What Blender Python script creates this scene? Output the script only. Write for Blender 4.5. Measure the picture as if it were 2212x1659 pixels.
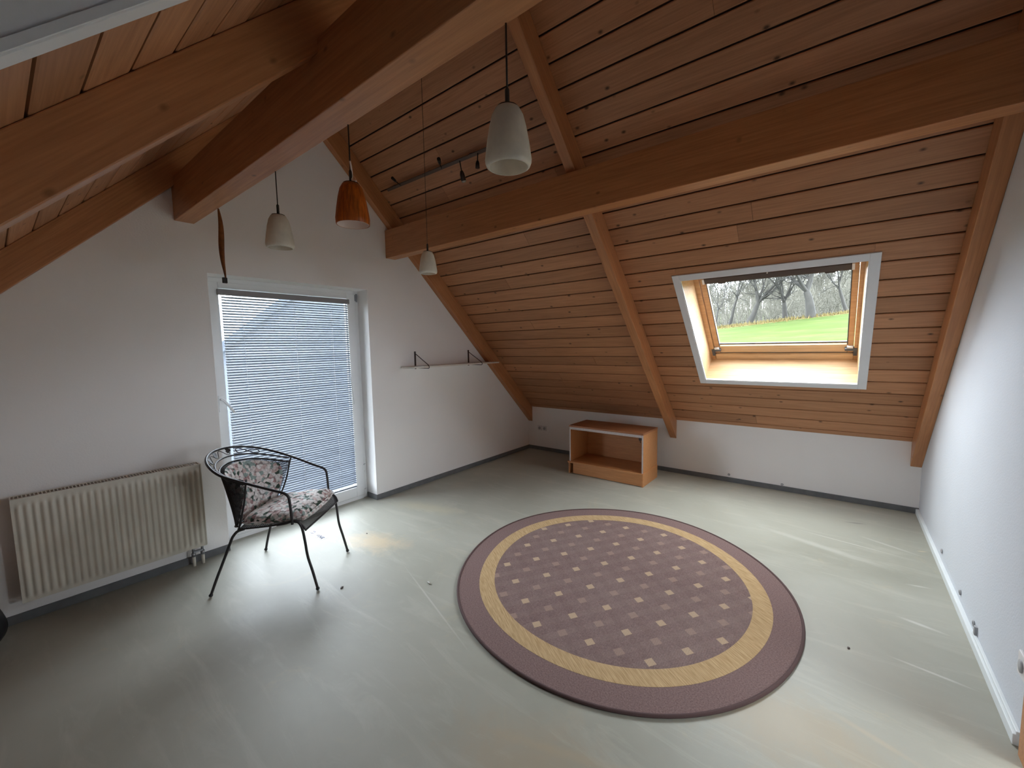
import bpy, bmesh, math, random
from mathutils import Vector, Matrix, Euler
import mathutils.noise as mnoise
for o in list(bpy.data.objects): bpy.data.objects.remove(o)
SC = bpy.context.scene
COL = SC.collection
R = random.Random(7)

# ------------------------------------------------------------------ camera
F_PX, YAW, PITCH, ROLL = 895.94, 0.6724, -0.0908, -0.0182
CAM = Vector((3.692, -5.0293, 1.55))
fw = Vector((-math.sin(YAW)*math.cos(PITCH), math.cos(YAW)*math.cos(PITCH), math.sin(PITCH)))
rt = fw.cross(Vector((0, 0, 1))).normalized(); up = rt.cross(fw)
r2 = math.cos(ROLL)*rt + math.sin(ROLL)*up; u2 = -math.sin(ROLL)*rt + math.cos(ROLL)*up
cd = bpy.data.cameras.new('camera'); co = bpy.data.objects.new('camera', cd); COL.objects.link(co)
cd.sensor_width = 36; cd.lens = F_PX*36/2212; cd.clip_start = 0.02; cd.clip_end = 2000
m = Matrix((r2, u2, -fw)).transposed().to_4x4(); m.translation = CAM; co.matrix_world = m
SC.camera = co

# ------------------------------------------------------------------ world, exposure
W = bpy.data.worlds.new('world'); SC.world = W; W.use_nodes = True
nt = W.node_tree; nt.nodes.clear()
wo = nt.nodes.new('ShaderNodeOutputWorld'); bg = nt.nodes.new('ShaderNodeBackground')
tc = nt.nodes.new('ShaderNodeTexCoord'); sep = nt.nodes.new('ShaderNodeSeparateXYZ'); cr = nt.nodes.new('ShaderNodeValToRGB')
cr.color_ramp.elements[0].position = 0.0; cr.color_ramp.elements[0].color = (.83, .90, 1.0, 1)
cr.color_ramp.elements[1].position = 1.0; cr.color_ramp.elements[1].color = (.91, .96, 1.0, 1)
nt.links.new(tc.outputs['Generated'], sep.inputs[0]); nt.links.new(sep.outputs['Z'], cr.inputs[0])
nt.links.new(cr.outputs[0], bg.inputs[0]); bg.inputs[1].default_value = 21.0
nt.links.new(bg.outputs[0], wo.inputs[0])
SC.view_settings.view_transform = 'Standard'; SC.view_settings.look = 'None'
SC.view_settings.gamma = 1; SC.view_settings.use_curve_mapping = False
SC.view_settings.exposure = 0.20
try:
    SC.cycles.use_denoising = True
    SC.cycles.max_bounces = 14; SC.cycles.diffuse_bounces = 8; SC.cycles.transparent_max_bounces = 24
except Exception: pass

# ------------------------------------------------------------------ constants of the room
L, KZ, ANG = 4.2844, 0.637, 0.776
T, CA, SA = math.tan(ANG), math.cos(ANG), math.sin(ANG)
YC = -3.229; YF = 2*YC; APEX = KZ - YC*T
DY1, DY2, DZ = -2.6564, -3.977, 2.13
ROFF = 0.2175                       # vertical depth of the rafters below the boards
def PR(x, s, n): return Vector((x, -s*CA + n*SA, KZ + s*SA + n*CA))
def PL(x, s, n): return Vector((x, YF + s*CA - n*SA, KZ + s*SA + n*CA))
SMAX = -YC/CA

def portal(name, verts):
    c = sum(verts, Vector())/4
    ex = (verts[1]-verts[0]); ey = (verts[3]-verts[0]); n = ex.cross(ey).normalized()
    ld = bpy.data.lights.new(name, 'AREA'); ld.shape = 'RECTANGLE'; ld.size = ex.length; ld.size_y = ey.length
    lo = bpy.data.objects.new(name, ld); COL.objects.link(lo)
    mm = Matrix((ex.normalized(), ey.normalized(), n)).transposed().to_4x4(); mm.translation = c; lo.matrix_world = mm
    ld.energy = 1; ld.cycles.is_portal = True
    return lo
# portals (light -z must look into the room)
def mk_portal(name, a, b, d, inside):
    c = (b+d)/2; n = (b-a).cross(d-a)
    if n.dot(inside-c) > 0: a, b, d = a, d, b        # want +z outward
    portal(name, [a, b, b+d-a, d])
mk_portal('portal_light', PR(2.70, .90, .34), PR(3.76, .90, .34), PR(2.70, 1.90, .34), Vector((3, -3, 1)))
0 and mk_portal('portal_light', PL(2.52, 1.25, .24), PL(3.72, 1.25, .24), PL(2.52, 2.75, .24), Vector((3, -3, 1)))
mk_portal('portal_light', Vector((-.28, DY2, 0)), Vector((-.28, DY1, 0)), Vector((-.28, DY2, DZ)), Vector((3, -3, 1)))

# ------------------------------------------------------------------ materials
def newmat(name):
    M = bpy.data.materials.new(name); M.use_nodes = True
    t = M.node_tree; b = t.nodes['Principled BSDF']; return M, t, b
def N(t, k, **kw):
    n = t.nodes.new('ShaderNode'+k)
    for a, v in kw.items(): setattr(n, a, v)
    return n
def ramp(t, fac, stops):
    n = N(t, 'ValToRGB'); e = n.color_ramp.elements
    while len(e) > 1: e.remove(e[-1])
    e[0].position = stops[0][0]; e[0].color = (*stops[0][1], 1)
    for p, c in stops[1:]:
        x = e.new(p); x.color = (*c, 1)
    t.links.new(fac, n.inputs[0]); return n
def mix(t, fac, a, b, mode='MIX'):
    n = N(t, 'Mix', data_type='RGBA', blend_type=mode)
    for s, v in ((0, fac), (6, a), (7, b)):
        if hasattr(v, 'is_output'): t.links.new(v, n.inputs[s])
        else: n.inputs[s].default_value = (*v, 1) if isinstance(v, tuple) else v
    return n.outputs[2]
def coords(t, scale=(1, 1, 1), kind='Object', rnd=0.0):
    c = N(t, 'TexCoord'); mp = N(t, 'Mapping'); mp.inputs['Scale'].default_value = scale
    src = c.outputs[kind]
    if rnd:
        oi = N(t, 'ObjectInfo'); vm = N(t, 'VectorMath', operation='SCALE'); cx = N(t, 'CombineXYZ')
        for i in range(3): t.links.new(oi.outputs['Random'], cx.inputs[i])
        t.links.new(cx.outputs[0], vm.inputs[0]); vm.inputs['Scale'].default_value = rnd
        ad = N(t, 'VectorMath', operation='ADD'); t.links.new(src, ad.inputs[0]); t.links.new(vm.outputs[0], ad.inputs[1]); src = ad.outputs[0]
    t.links.new(src, mp.inputs[0]); return mp.outputs[0]
def noise(t, vec, scale, detail=4, rough=.55, dist=0):
    n = N(t, 'TexNoise'); n.inputs['Scale'].default_value = scale; n.inputs['Detail'].default_value = detail
    n.inputs['Roughness'].default_value = rough; n.inputs['Distortion'].default_value = dist
    t.links.new(vec, n.inputs['Vector']); return n.outputs['Fac']
def bump(t, b, h, strength=.2, dist=.01):
    n = N(t, 'Bump'); n.inputs['Strength'].default_value = strength; n.inputs['Distance'].default_value = dist
    t.links.new(h, n.inputs['Height']); t.links.new(n.outputs[0], b.inputs['Normal'])
def plain(name, col, rough=.5, metal=0, bmp=0, bscale=200, var=0, vscale=8, spec=.5):
    M, t, b = newmat(name); b.inputs['Roughness'].default_value = rough; b.inputs['Metallic'].default_value = metal
    b.inputs['Specular IOR Level'].default_value = spec
    v = coords(t); nz = noise(t, v, vscale, 3)
    lo = tuple(c*(1-var) for c in col); hi = tuple(min(1, c*(1+var)) for c in col)
    r_ = ramp(t, nz, [(.3, lo), (.7, hi)]); t.links.new(r_.outputs[0], b.inputs['Base Color'])
    if bmp: bump(t, b, noise(t, v, bscale, 3), bmp, .002)
    return M
def wood(name, dark, mid, light, axis=0, rough=.5, knots=.5, rnd=9.0, vary=.18, gs=1.0, spec=.4):
    """grain runs along the given object axis"""
    M, t, b = newmat(name); b.inputs['Roughness'].default_value = rough; b.inputs['Specular IOR Level'].default_value = spec
    sc = [14*gs, 14*gs, 14*gs]; sc[axis] = .9*gs
    v = coords(t, tuple(sc), rnd=rnd)
    g = noise(t, v, 1.6, 5, .6, 1.2)
    base = ramp(t, g, [(.25, dark), (.5, mid), (.78, light)]).outputs[0]
    sc2 = [70*gs, 70*gs, 70*gs]; sc2[axis] = 2.5*gs
    fine = noise(t, coords(t, tuple(sc2), rnd=rnd), 1.5, 2)
    base = mix(t, .35, base, ramp(t, fine, [(.3, tuple(.55*c for c in mid)), (.7, light)]).outputs[0])
    if knots:
        sk = [11, 11, 11]; sk[axis] = 7
        vo = N(t, 'TexVoronoi'); vo.inputs['Scale'].default_value = 1.0; vo.inputs['Randomness'].default_value = 1
        t.links.new(coords(t, tuple(sk), rnd=rnd), vo.inputs['Vector'])
        k = ramp(t, vo.outputs['Distance'], [(.05, (1, 1, 1)), (.09, (.55, .55, .55)), (.15, (0, 0, 0))])
        # only some of the cells carry a knot
        sp = N(t, 'SeparateColor'); t.links.new(vo.outputs['Color'], sp.inputs[0])
        gt = N(t, 'Math', operation='GREATER_THAN'); gt.inputs[1].default_value = .35; t.links.new(sp.outputs[0], gt.inputs[0])
        mu = N(t, 'Math', operation='MULTIPLY'); t.links.new(k.outputs[0], mu.inputs[0]); t.links.new(gt.outputs[0], mu.inputs[1])
        mu2 = N(t, 'Math', operation='MULTIPLY'); t.links.new(mu.outputs[0], mu2.inputs[0]); mu2.inputs[1].default_value = knots
        base = mix(t, mu2.outputs[0], base, tuple(.16*c for c in mid))
    oi = N(t, 'ObjectInfo'); hr = ramp(t, oi.outputs['Random'], [(0, (1-vary,)*3), (1, (1, 1, 1))])
    base = mix(t, 1.0, base, hr.outputs[0], 'MULTIPLY')
    t.links.new(base, b.inputs['Base Color'])
    bump(t, b, fine, .12, .002)
    return M

M = {}
M['board'] = wood('stained_pine_board', (.44, .195, .088), (.56, .265, .128), (.66, .33, .17), 0, .48, .95, vary=.24)
M['backing'] = plain('dark_board_backing', (.03, .012, .006), .9)
M['purlin'] = wood('stained_beam', (.41, .165, .066), (.52, .225, .092), (.62, .29, .13), 0, .38, .6, vary=.05)
M['rafter'] = wood('stained_rafter', (.41, .165, .066), (.51, .22, .09), (.60, .28, .125), 1, .38, .5, vary=.05)
M['lining'] = wood('pale_pine_lining', (.58, .36, .18), (.68, .45, .25), (.76, .54, .33), 0, .45, .15, vary=.02)
M['sash'] = wood('lacquered_pine_sash', (.50, .25, .10), (.60, .33, .15), (.68, .42, .21), 0, .35, 0, vary=.02)
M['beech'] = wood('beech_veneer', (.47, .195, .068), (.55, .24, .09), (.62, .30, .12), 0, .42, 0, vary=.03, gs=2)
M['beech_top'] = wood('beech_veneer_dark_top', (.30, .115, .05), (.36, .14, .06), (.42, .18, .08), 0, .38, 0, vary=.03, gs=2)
def wallmat(name, col, bmpv=.35):
    Mx, t, b = newmat(name); b.inputs['Roughness'].default_value = .85; b.inputs['Specular IOR Level'].default_value = .2
    v = coords(t); nz = noise(t, v, 1.3, 3)
    r_ = ramp(t, nz, [(.3, tuple(c*.965 for c in col)), (.7, col)]); t.links.new(r_.outputs[0], b.inputs['Base Color'])
    bump(t, b, noise(t, v, 95, 4, .6), bmpv, .0025); return Mx
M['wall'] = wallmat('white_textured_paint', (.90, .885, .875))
M['wallr'] = wallmat('white_paint_right_light_toned', (.66, .69, .735), .5)  # white paint with the wall's cool light worked into a darker, bluer tone
M['upvc'] = plain('white_plastic_frame', (.80, .81, .82), .35, var=.02)
M['trimwhite'] = plain('white_painted_trim', (.80, .81, .83), .55, var=.02, bmp=.1, bscale=120)
M['skirt'] = plain('grey_skirting', (.135, .14, .145), .6, var=.12, vscale=14)
M['duct'] = plain('white_cable_duct', (.78, .82, .83), .45, var=.03)
M['radiator'] = plain('cream_enamel', (.62, .58, .50), .42, var=.04)
M['darkmetal'] = plain('black_wrought_iron', (.030, .026, .028), .42, .3, var=.1)
M['slat'] = plain('pale_aluminium_slat', (.235, .27, .325), .45, var=.01)
M['cordw'] = plain('white_cord', (.85, .85, .85), .7)
M['blackout'] = plain('blue_grey_blackout_fabric', (.10, .10, .14), .8)
M['headrail'] = plain('grey_head_rail', (.26, .245, .26), .5)
M['brownblind'] = plain('brown_blind_cassette', (.065, .045, .042), .5, var=.1)
M['gasket'] = plain('grey_gasket', (.07, .08, .095), .5)
M['greymetal'] = plain('grey_hinge_metal', (.28, .29, .31), .35, .6)
M['black'] = plain('black_plastic_sheet', (.008, .008, .010), .4, bmp=.3, bscale=30)
M['cord'] = plain('dark_lamp_cord', (.025, .018, .016), .6)
M['white'] = plain('white_paper', (.86, .87, .90), .8)
M['ink'] = plain('blue_ink', (.10, .11, .22), .8)
M['strap'] = plain('brown_leather_strap', (.22, .075, .018), .5, var=.25, vscale=40)
M['clip'] = plain('grey_clip', (.36, .36, .37), .4)
M['bracket'] = plain('dark_bracket_steel', (.07, .045, .04), .45, .4)
M['shelf'] = plain('white_laminate', (.72, .68, .62), .45)
M['raw'] = plain('raw_white_edge', (.55, .50, .48), .7, var=.08, vscale=60)
M['spot'] = plain('dark_bronze_spot', (.030, .022, .018), .4, .5)
M['railm'] = plain('dull_steel_rail', (.13, .09, .07), .5, .4)
M['plug'] = plain('white_socket', (.74, .72, .72), .4)

# floor: grey-green levelled screed with stains and scuffs
def floormat():
    Mx, t, b = newmat('grey_green_screed')
    v = coords(t)
    a = noise(t, v, .9, 5, .6, .6)
    base = ramp(t, a, [(.3, (.305, .30, .248)), (.5, (.36, .354, .298)), (.7, (.405, .40, .345))]).outputs[0]
    st = noise(t, coords(t, (1.0, 1.0, 1)), 2.3, 6, .7, 1.4)
    tan = ramp(t, st, [(.60, (0, 0, 0)), (.76, (.5, .5, .5))]).outputs[0]
    base = mix(t, tan, base, (.46, .40, .28))
    c = N(t, 'TexCoord')
    # a sandy spill in front of the balcony door
    def blob(cx, cy, rx, ry, col, amt, nsc, rot=0, nam=1.6):
        nonlocal base
        m1 = N(t, 'Mapping'); m1.vector_type = 'TEXTURE'; m1.inputs['Location'].default_value = (cx, cy, 0)
        m1.inputs['Rotation'].default_value = (0, 0, rot); m1.inputs['Scale'].default_value = (rx, ry, 1000)
        t.links.new(c.outputs['Object'], m1.inputs[0])
        ln = N(t, 'VectorMath', operation='LENGTH'); t.links.new(m1.outputs[0], ln.inputs[0])
        nn = noise(t, v, nsc, 5, .7, .6)
        ad = N(t, 'Math', operation='MULTIPLY_ADD'); t.links.new(nn, ad.inputs[0]); ad.inputs[1].default_value = nam; t.links.new(ln.outputs['Value'], ad.inputs[2])
        lo = nam*.5; k = ramp(t, ad.outputs[0], [(0, (1, 1, 1))])
        mr = N(t, 'MapRange'); t.links.new(ad.outputs[0], mr.inputs[0]); mr.inputs[1].default_value = lo+.25; mr.inputs[2].default_value = lo+.95; mr.inputs[3].default_value = amt; mr.inputs[4].default_value = 0
        base = mix(t, mr.outputs[0], base, col)
    def streak(x0, y0, x1, y1, w_, amt, col=(.60, .60, .55)):
        blob((x0+x1)/2, (y0+y1)/2, math.hypot(x1-x0, y1-y0)/2*1.25, w_, col, amt, 9, math.atan2(y1-y0, x1-x0), .7)
    blob(.80, -3.22, .36, .20, (.56, .44, .28), .75, 7, .3)
    blob(3.55, -3.15, .50, .30, (.42, .33, .21), .55, 4, 0)
    blob(2.95, -3.95, .6, .35, (.42, .33, .22), .5, 4)
    blob(.56, -2.50, .45, .15, (.50, .45, .30), .4, 4, .3)
    streak(3.45, -.99, 4.12, -1.10, .008, .7); streak(3.2, -1.10, 4.0, -1.35, .05, .35)
    streak(4.00, -1.975, 4.18, -2.02, .018, .75); streak(3.95, -2.40, 4.21, -2.44, .012, .7)
    streak(4.07, -1.525, 4.19, -1.50, .015, .5); streak(4.18, -.915, 4.245, -.885, .012, .8, (.55, .48, .33))
    streak(1.35, -3.32, 2.24, -3.62, .008, .45); streak(3.85, -.84, 4.2, -1.0, .02, .4)
    streak(3.78, -.585, 3.91, -.54, .02, .7, (.16, .16, .15)); streak(.5, -3.30, .75, -3.38, .012, .6, (.62, .55, .42))
    streak(2.60, -3.90, 3.3, -3.66, .03, .35, (.45, .36, .24)); streak(3.70, -2.95, 4.0, -3.05, .02, .4, (.5, .42, .3))
    mp = N(t, 'Mapping'); mp.inputs['Rotation'].default_value = (0, 0, .15); mp.inputs['Scale'].default_value = (1.0, 5, 1)
    t.links.new(c.outputs['Object'], mp.inputs[0])
    sm = ramp(t, noise(t, mp.outputs[0], 1.6, 6, .68, .9), [(.52, (0, 0, 0)), (.72, (.42, .42, .42))]).outputs[0]
    base = mix(t, sm, base, (.50, .49, .42))
    sp = noise(t, v, 60, 2); spk = ramp(t, sp, [(.72, (0, 0, 0)), (.78, (.5, .5, .5))]).outputs[0]
    base = mix(t, spk, base, (.44, .44, .40))
    t.links.new(base, b.inputs['Base Color'])
    rg = ramp(t, a, [(.3, (.42,)*3), (.7, (.58,)*3)]); t.links.new(rg.outputs[0], b.inputs['Roughness'])
    b.inputs['Specular IOR Level'].default_value = .45
    bump(t, b, noise(t, v, 11, 5, .6), .08, .006)
    return Mx
M['floor'] = floormat()

def glassmat(col=(.95, .975, .965, 1)):
    Mx, t, b = newmat('window_glass'); t.nodes.remove(b)
    o = t.nodes['Material Output']; tr = N(t, 'BsdfTransparent'); gl = N(t, 'BsdfGlossy'); gl.inputs['Roughness'].default_value = .02
    tr.inputs[0].default_value = col
    fr = N(t, 'Fresnel'); fr.inputs[0].default_value = 1.25; mx = N(t, 'MixShader')
    t.links.new(fr.outputs[0], mx.inputs[0]); t.links.new(tr.outputs[0], mx.inputs[1]); t.links.new(gl.outputs[0], mx.inputs[2]); t.links.new(mx.outputs[0], o.inputs[0])
    return Mx
M['glass'] = glassmat()
M['doorglass'] = glassmat((.76, .79, .80, 1))
def shademat(name, col, rough, trans, stri=False):
    Mx, t, b = newmat(name); b.inputs['Roughness'].default_value = rough
    v = coords(t, (90, 90, 3) if stri else (14, 14, 10)); nz = noise(t, v, 1, 4, .6)
    r_ = ramp(t, nz, [(.35, tuple(c*(.45 if stri else .86) for c in col)), (.65, col)])
    t.links.new(r_.outputs[0], b.inputs['Base Color'])
    o = t.nodes['Material Output']; tl = N(t, 'BsdfTranslucent'); t.links.new(r_.outputs[0], tl.inputs[0])
    mx = N(t, 'MixShader'); mx.inputs[0].default_value = trans
    t.links.new(b.outputs[0], mx.inputs[1]); t.links.new(tl.outputs[0], mx.inputs[2]); t.links.new(mx.outputs[0], o.inputs[0]); return Mx
M['frost'] = shademat('frosted_white_glass', (.95, .91, .83), .3, .45)
M['amber'] = shademat('orange_streaked_shade', (.62, .14, .015), .35, .12, True)
M['inner'] = plain('white_shade_lining', (.85, .72, .66), .6)

def floral():
    Mx, t, b = newmat('floral_cotton'); b.inputs['Roughness'].default_value = .85; b.inputs['Specular IOR Level'].default_value = .15
    v = coords(t); c = N(t, 'TexNoise'); c.inputs['Scale'].default_value = 18; t.links.new(v, c.inputs['Vector'])
    ad = N(t, 'VectorMath', operation='MULTIPLY_ADD'); ad.inputs[1].default_value = (.03, .03, .03)
    t.links.new(c.outputs['Color'], ad.inputs[0]); t.links.new(v, ad.inputs[2])
    vo = N(t, 'TexVoronoi'); vo.inputs['Scale'].default_value = 42; t.links.new(ad.outputs[0], vo.inputs['Vector'])
    sp = N(t, 'SeparateColor'); t.links.new(vo.outputs['Color'], sp.inputs[0])
    r_ = ramp(t, sp.outputs[0], [(0, (.72, .66, .64)), (.28, (.60, .46, .44)), (.42, (.30, .38, .36)), (.52, (.70, .67, .65)), (.70, (.06, .09, .07)), (.78, (.38, .24, .24)), (.86, (.78, .75, .74))])
    r_.color_ramp.interpolation = 'CONSTANT'
    ed = ramp(t, vo.outputs['Distance'], [(.0, (1, 1, 1)), (.62, (1, 1, 1)), (.9, (.35, .33, .33))])
    nz = ramp(t, noise(t, v, 70, 3), [(.35, (.62, .6, .6)), (.6, (1, 1, 1))])
    base = mix(t, 1.0, r_.outputs[0], ed.outputs[0], 'MULTIPLY'); base = mix(t, .8, base, nz.outputs[0], 'MULTIPLY')
    t.links.new(base, b.inputs['Base Color']); bump(t, b, noise(t, v, 40, 3), .35, .006); return Mx
M['floral'] = floral()

# ------------------------------------------------------------------ object helpers
ROOT = {}
def setp(o, label=None, cat=None, group=None, kind=None):
    if label: o['label'] = label
    if cat: o['category'] = cat
    if group: o['group'] = group
    if kind: o['kind'] = kind
    return o
def thing(name, label=None, cat=None, loc=(0, 0, 0), rz=0, group=None, kind=None):
    o = bpy.data.objects.new(name, None); COL.objects.link(o); o.empty_display_size = .1
    o.location = loc; o.rotation_euler = (0, 0, rz)
    ROOT[o] = Matrix.Translation(Vector(loc)) @ Matrix.Rotation(rz, 4, 'Z')
    return setp(o, label, cat, group, kind)
class MB:
    def __init__(s): s.v = []; s.f = []; s.sm = []
    def add(s, vs, fs, smooth=False):
        k = len(s.v); s.v += [Vector(x) for x in vs]; s.f += [[i+k for i in f] for f in fs]; s.sm += [smooth]*len(fs); return s
    def box(s, a, b, fn=None):
        x0, y0, z0 = a; x1, y1, z1 = b
        vs = [(x0, y0, z0), (x1, y0, z0), (x1, y1, z0), (x0, y1, z0), (x0, y0, z1), (x1, y0, z1), (x1, y1, z1), (x0, y1, z1)]
        if fn: vs = [fn(*q) for q in vs]
        return s.add(vs, [(0, 3, 2, 1), (4, 5, 6, 7), (0, 1, 5, 4), (1, 2, 6, 5), (2, 3, 7, 6), (3, 0, 4, 7)])
    def prism(s, poly, fa, fb):
        n = len(poly); vs = [fa(*p) for p in poly]+[fb(*p) for p in poly]
        return s.add(vs, [list(range(n))[::-1], list(range(n, 2*n))]+[(i, (i+1) % n, n+(i+1) % n, n+i) for i in range(n)])
    def tube(s, pts, r, k=8, closed=False, cap=True):
        pts = [Vector(p) for p in pts]; n = len(pts); rs = r if isinstance(r, (list, tuple)) else [r]*n
        vs = []; prev = None
        for i, p in enumerate(pts):
            if closed: d = pts[(i+1) % n]-pts[i-1]
            else: d = pts[min(i+1, n-1)]-pts[max(i-1, 0)]
            d.normalize()
            if prev is None: a = d.orthogonal().normalized()
            else:
                a = prev - d*prev.dot(d)
                a = a.normalized() if a.length > 1e-6 else d.orthogonal().normalized()
            prev = a; b = d.cross(a)
            for j in range(k):
                q = 2*math.pi*j/k; vs.append(p+(a*math.cos(q)+b*math.sin(q))*rs[i])
        fs = []
        for i in range(n if closed else n-1):
            i2 = (i+1) % n
            for j in range(k):
                j2 = (j+1) % k; fs.append((i*k+j, i*k+j2, i2*k+j2, i2*k+j))
        s.add(vs, fs, True)
        if cap and not closed:
            o = len(s.v)-len(vs); s.f += [[o+j for j in range(k)][::-1], [o+(n-1)*k+j for j in range(k)]]; s.sm += [False, False]
        return s
    def lathe(s, prof, c=(0, 0, 0), k=28, fn=None):
        vs = []; c = Vector(c)
        for r, z in prof:
            for j in range(k):
                q = 2*math.pi*j/k; vs.append(c+Vector((r*math.cos(q), r*math.sin(q), z)))
        fs = [(i*k+j, i*k+(j+1) % k, (i+1)*k+(j+1) % k, (i+1)*k+j) for i in range(len(prof)-1) for j in range(k)]
        if fn: vs = [fn(v) for v in vs]
        return s.add(vs, fs, True)
    def grid(s, fn, nu, nv, smooth=True, cu=False):
        vs = [fn(i/(nu if cu else nu-1), j/(nv-1)) for i in range(nu) for j in range(nv)]
        fs = [(i*nv+j, ((i+1) % nu)*nv+j, ((i+1) % nu)*nv+j+1, i*nv+j+1) for i in range(nu if cu else nu-1) for j in range(nv-1)]
        return s.add(vs, fs, smooth)
    def ball(s, c, r, k=10, sc=(1, 1, 1)):
        c = Vector(c); vs = []; nv = k//2+1
        def f(u, v):
            a = 2*math.pi*u; b_ = math.pi*(v-.5); return c+Vector((r*sc[0]*math.cos(b_)*math.cos(a), r*sc[1]*math.cos(b_)*math.sin(a), r*sc[2]*math.sin(b_)))
        return s.grid(f, k, nv, True, True)
    def mesh(s, name, mat, inv=None):
        me = bpy.data.meshes.new(name)
        vs = [inv @ v for v in s.v] if inv is not None else s.v
        me.from_pydata([tuple(v) for v in vs], [], s.f); me.polygons.foreach_set('use_smooth', s.sm); me.update()
        bm = bmesh.new(); bm.from_mesh(me); bmesh.ops.recalc_face_normals(bm, faces=bm.faces); bm.to_mesh(me); bm.free()
        if mat: me.materials.append(M[mat] if isinstance(mat, str) else mat)
        return me
    def build(s, name, mat, parent=None, local=False, **kw):
        inv = None; rm = Matrix()
        if parent is not None:
            rm = ROOT.get(parent, Matrix())
            if not local: inv = rm.inverted()
        me = s.mesh(name, mat, inv); o = bpy.data.objects.new(name, me); COL.objects.link(o)
        if parent is not None: o.parent = parent
        ROOT[o] = rm
        return setp(o, **kw)
def bevel(o, w, seg=2):
    b = o.modifiers.new('bevel', 'BEVEL'); b.width = w; b.segments = seg; b.limit_method = 'ANGLE'; return o
def dup(root, loc=None, rz=None, label=None):
    c = root.copy(); COL.objects.link(c)
    if loc is not None: c.location = loc
    if rz is not None: c.rotation_euler = (0, 0, rz)
    if label: c['label'] = label
    for ch in list(root.children):
        d = ch.copy(); COL.objects.link(d); d.parent = c
        for g in list(ch.children):
            e = g.copy(); COL.objects.link(e); e.parent = d
    return c

# ================================================================== STRUCTURE
EX = .02

fl = MB().box((-.3, YF-.3, -.25), (L+.3, .3, 0)).build('floor', 'floor', kind='structure')
# gable wall with the balcony door opening
def roofz(y, d=.10): return (KZ-d-y*T*-1*-1 if False else (KZ - y*T if y > YC else KZ + (y-YF)*T)) + d
def wallpoly(mb, poly, x0, x1): mb.prism(poly, lambda y, z: Vector((x0, y, z)), lambda y, z: Vector((x1, y, z)))
w = MB()
wallpoly(w, [(YF, 0), (DY2, 0), (DY2, roofz(DY2)), (YF, roofz(YF))], -.3, 0)
wallpoly(w, [(DY2, DZ), (DY1, DZ), (DY1, roofz(DY1)), (YC, roofz(YC)), (DY2, roofz(DY2))], -.3, 0)
wallpoly(w, [(DY1, 0), (.0, 0), (.0, roofz(0)), (DY1, roofz(DY1))], -.3, 0)
w.build('wall_left', 'wall', kind='structure')
w = MB()
HY0, HY1, HZ = -3.57, -2.835, 2.02
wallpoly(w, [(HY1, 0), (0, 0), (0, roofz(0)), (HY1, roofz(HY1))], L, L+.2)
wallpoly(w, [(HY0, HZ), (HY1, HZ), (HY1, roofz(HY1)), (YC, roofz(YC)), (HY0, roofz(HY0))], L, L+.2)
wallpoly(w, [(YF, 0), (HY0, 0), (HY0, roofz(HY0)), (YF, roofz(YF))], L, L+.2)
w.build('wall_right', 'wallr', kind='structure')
# unseen landing added behind the doorway; its two windows brighten the room
HX0, HX1, GY0, GY1, GZ = L+.2, L+1.75, -4.7, -1.7, 2.4
w = MB().box((HX1, GY0, 0), (HX1+.15, -3.75, GZ)).box((HX1, -2.55, 0), (HX1+.15, GY1, GZ)).box((HX1, -3.75, 0), (HX1+.15, -2.55, .95)).box((HX1, -3.75, 1.95), (HX1+.15, -2.55, GZ)).box((HX0, GY0-.15, 0), (HX1+.15, GY0, GZ))
for a, b, c, d in ((HX0, HX0+.25, 0, GZ), (HX1-.2, HX1+.15, 0, GZ), (HX0+.25, HX1-.2, 0, .35), (HX0+.25, HX1-.2, 2.25, GZ)): w.box((a, GY1, c), (b, GY1+.2, d))
w.build('wall_added_landing', 'wall', kind='structure')
MB().box((HX0, GY0-.15, GZ), (HX1+.15, GY1+.2, GZ+.1)).build('ceiling_added_landing', 'wall', kind='structure')
MB().box((L+.3, GY0-.15, -.25), (HX1+.15, GY1+.2, 0)).build('floor_added_landing', 'floor', kind='structure')
w3 = thing('window_3', 'added unseen window of the landing, brightening the room through the doorway', None, ((HX0+HX1)/2, GY1+.1, .75), kind='structure')
f = MB()
for a, b, c, d in ((HX0+.25, HX0+.31, .35, 2.25), (HX1-.26, HX1-.2, .35, 2.25), (HX0+.31, HX1-.26, .35, .41), (HX0+.31, HX1-.26, 2.19, 2.25)): f.box((a, GY1+.08, c), (b, GY1+.14, d))
f.build('window_frame', 'upvc', w3)
MB().add([(HX0+.30, GY1+.11, .40), (HX1-.25, GY1+.11, .40), (HX1-.25, GY1+.11, 2.20), (HX0+.30, GY1+.11, 2.20)], [(0, 1, 2, 3)]).build('pane', 'glass', w3)
w4 = thing('window_4', 'small added unseen window in the far wall of the landing, brightening the gable wall', None, (HX1+.07, -3.15, .95), kind='structure')
f = MB()
for a, b, c, d in ((-3.75, -3.69, .95, 1.95), (-2.61, -2.55, .95, 1.95), (-3.69, -2.61, .95, 1.01), (-3.69, -2.61, 1.89, 1.95)): f.box((HX1+.05, a, c), (HX1+.11, b, d))
f.build('window_frame', 'upvc', w4)
MB().add([(HX1+.08, -3.70, 1.0), (HX1+.08, -2.60, 1.0), (HX1+.08, -2.60, 1.90), (HX1+.08, -3.70, 1.90)], [(0, 1, 2, 3)]).build('pane', 'glass', w4)
mk_portal('portal_light', Vector((HX1+.16, -3.73, .97)), Vector((HX1+.16, -2.57, .97)), Vector((HX1+.16, -3.73, 1.93)), Vector((HX0+.6, -3.1, 1.2)))
mk_portal('portal_light', Vector((HX0+.27, GY1+.21, .37)), Vector((HX1-.22, GY1+.21, .37)), Vector((HX0+.27, GY1+.21, 2.23)), Vector((HX0+.6, -3, 1.2)))
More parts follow.
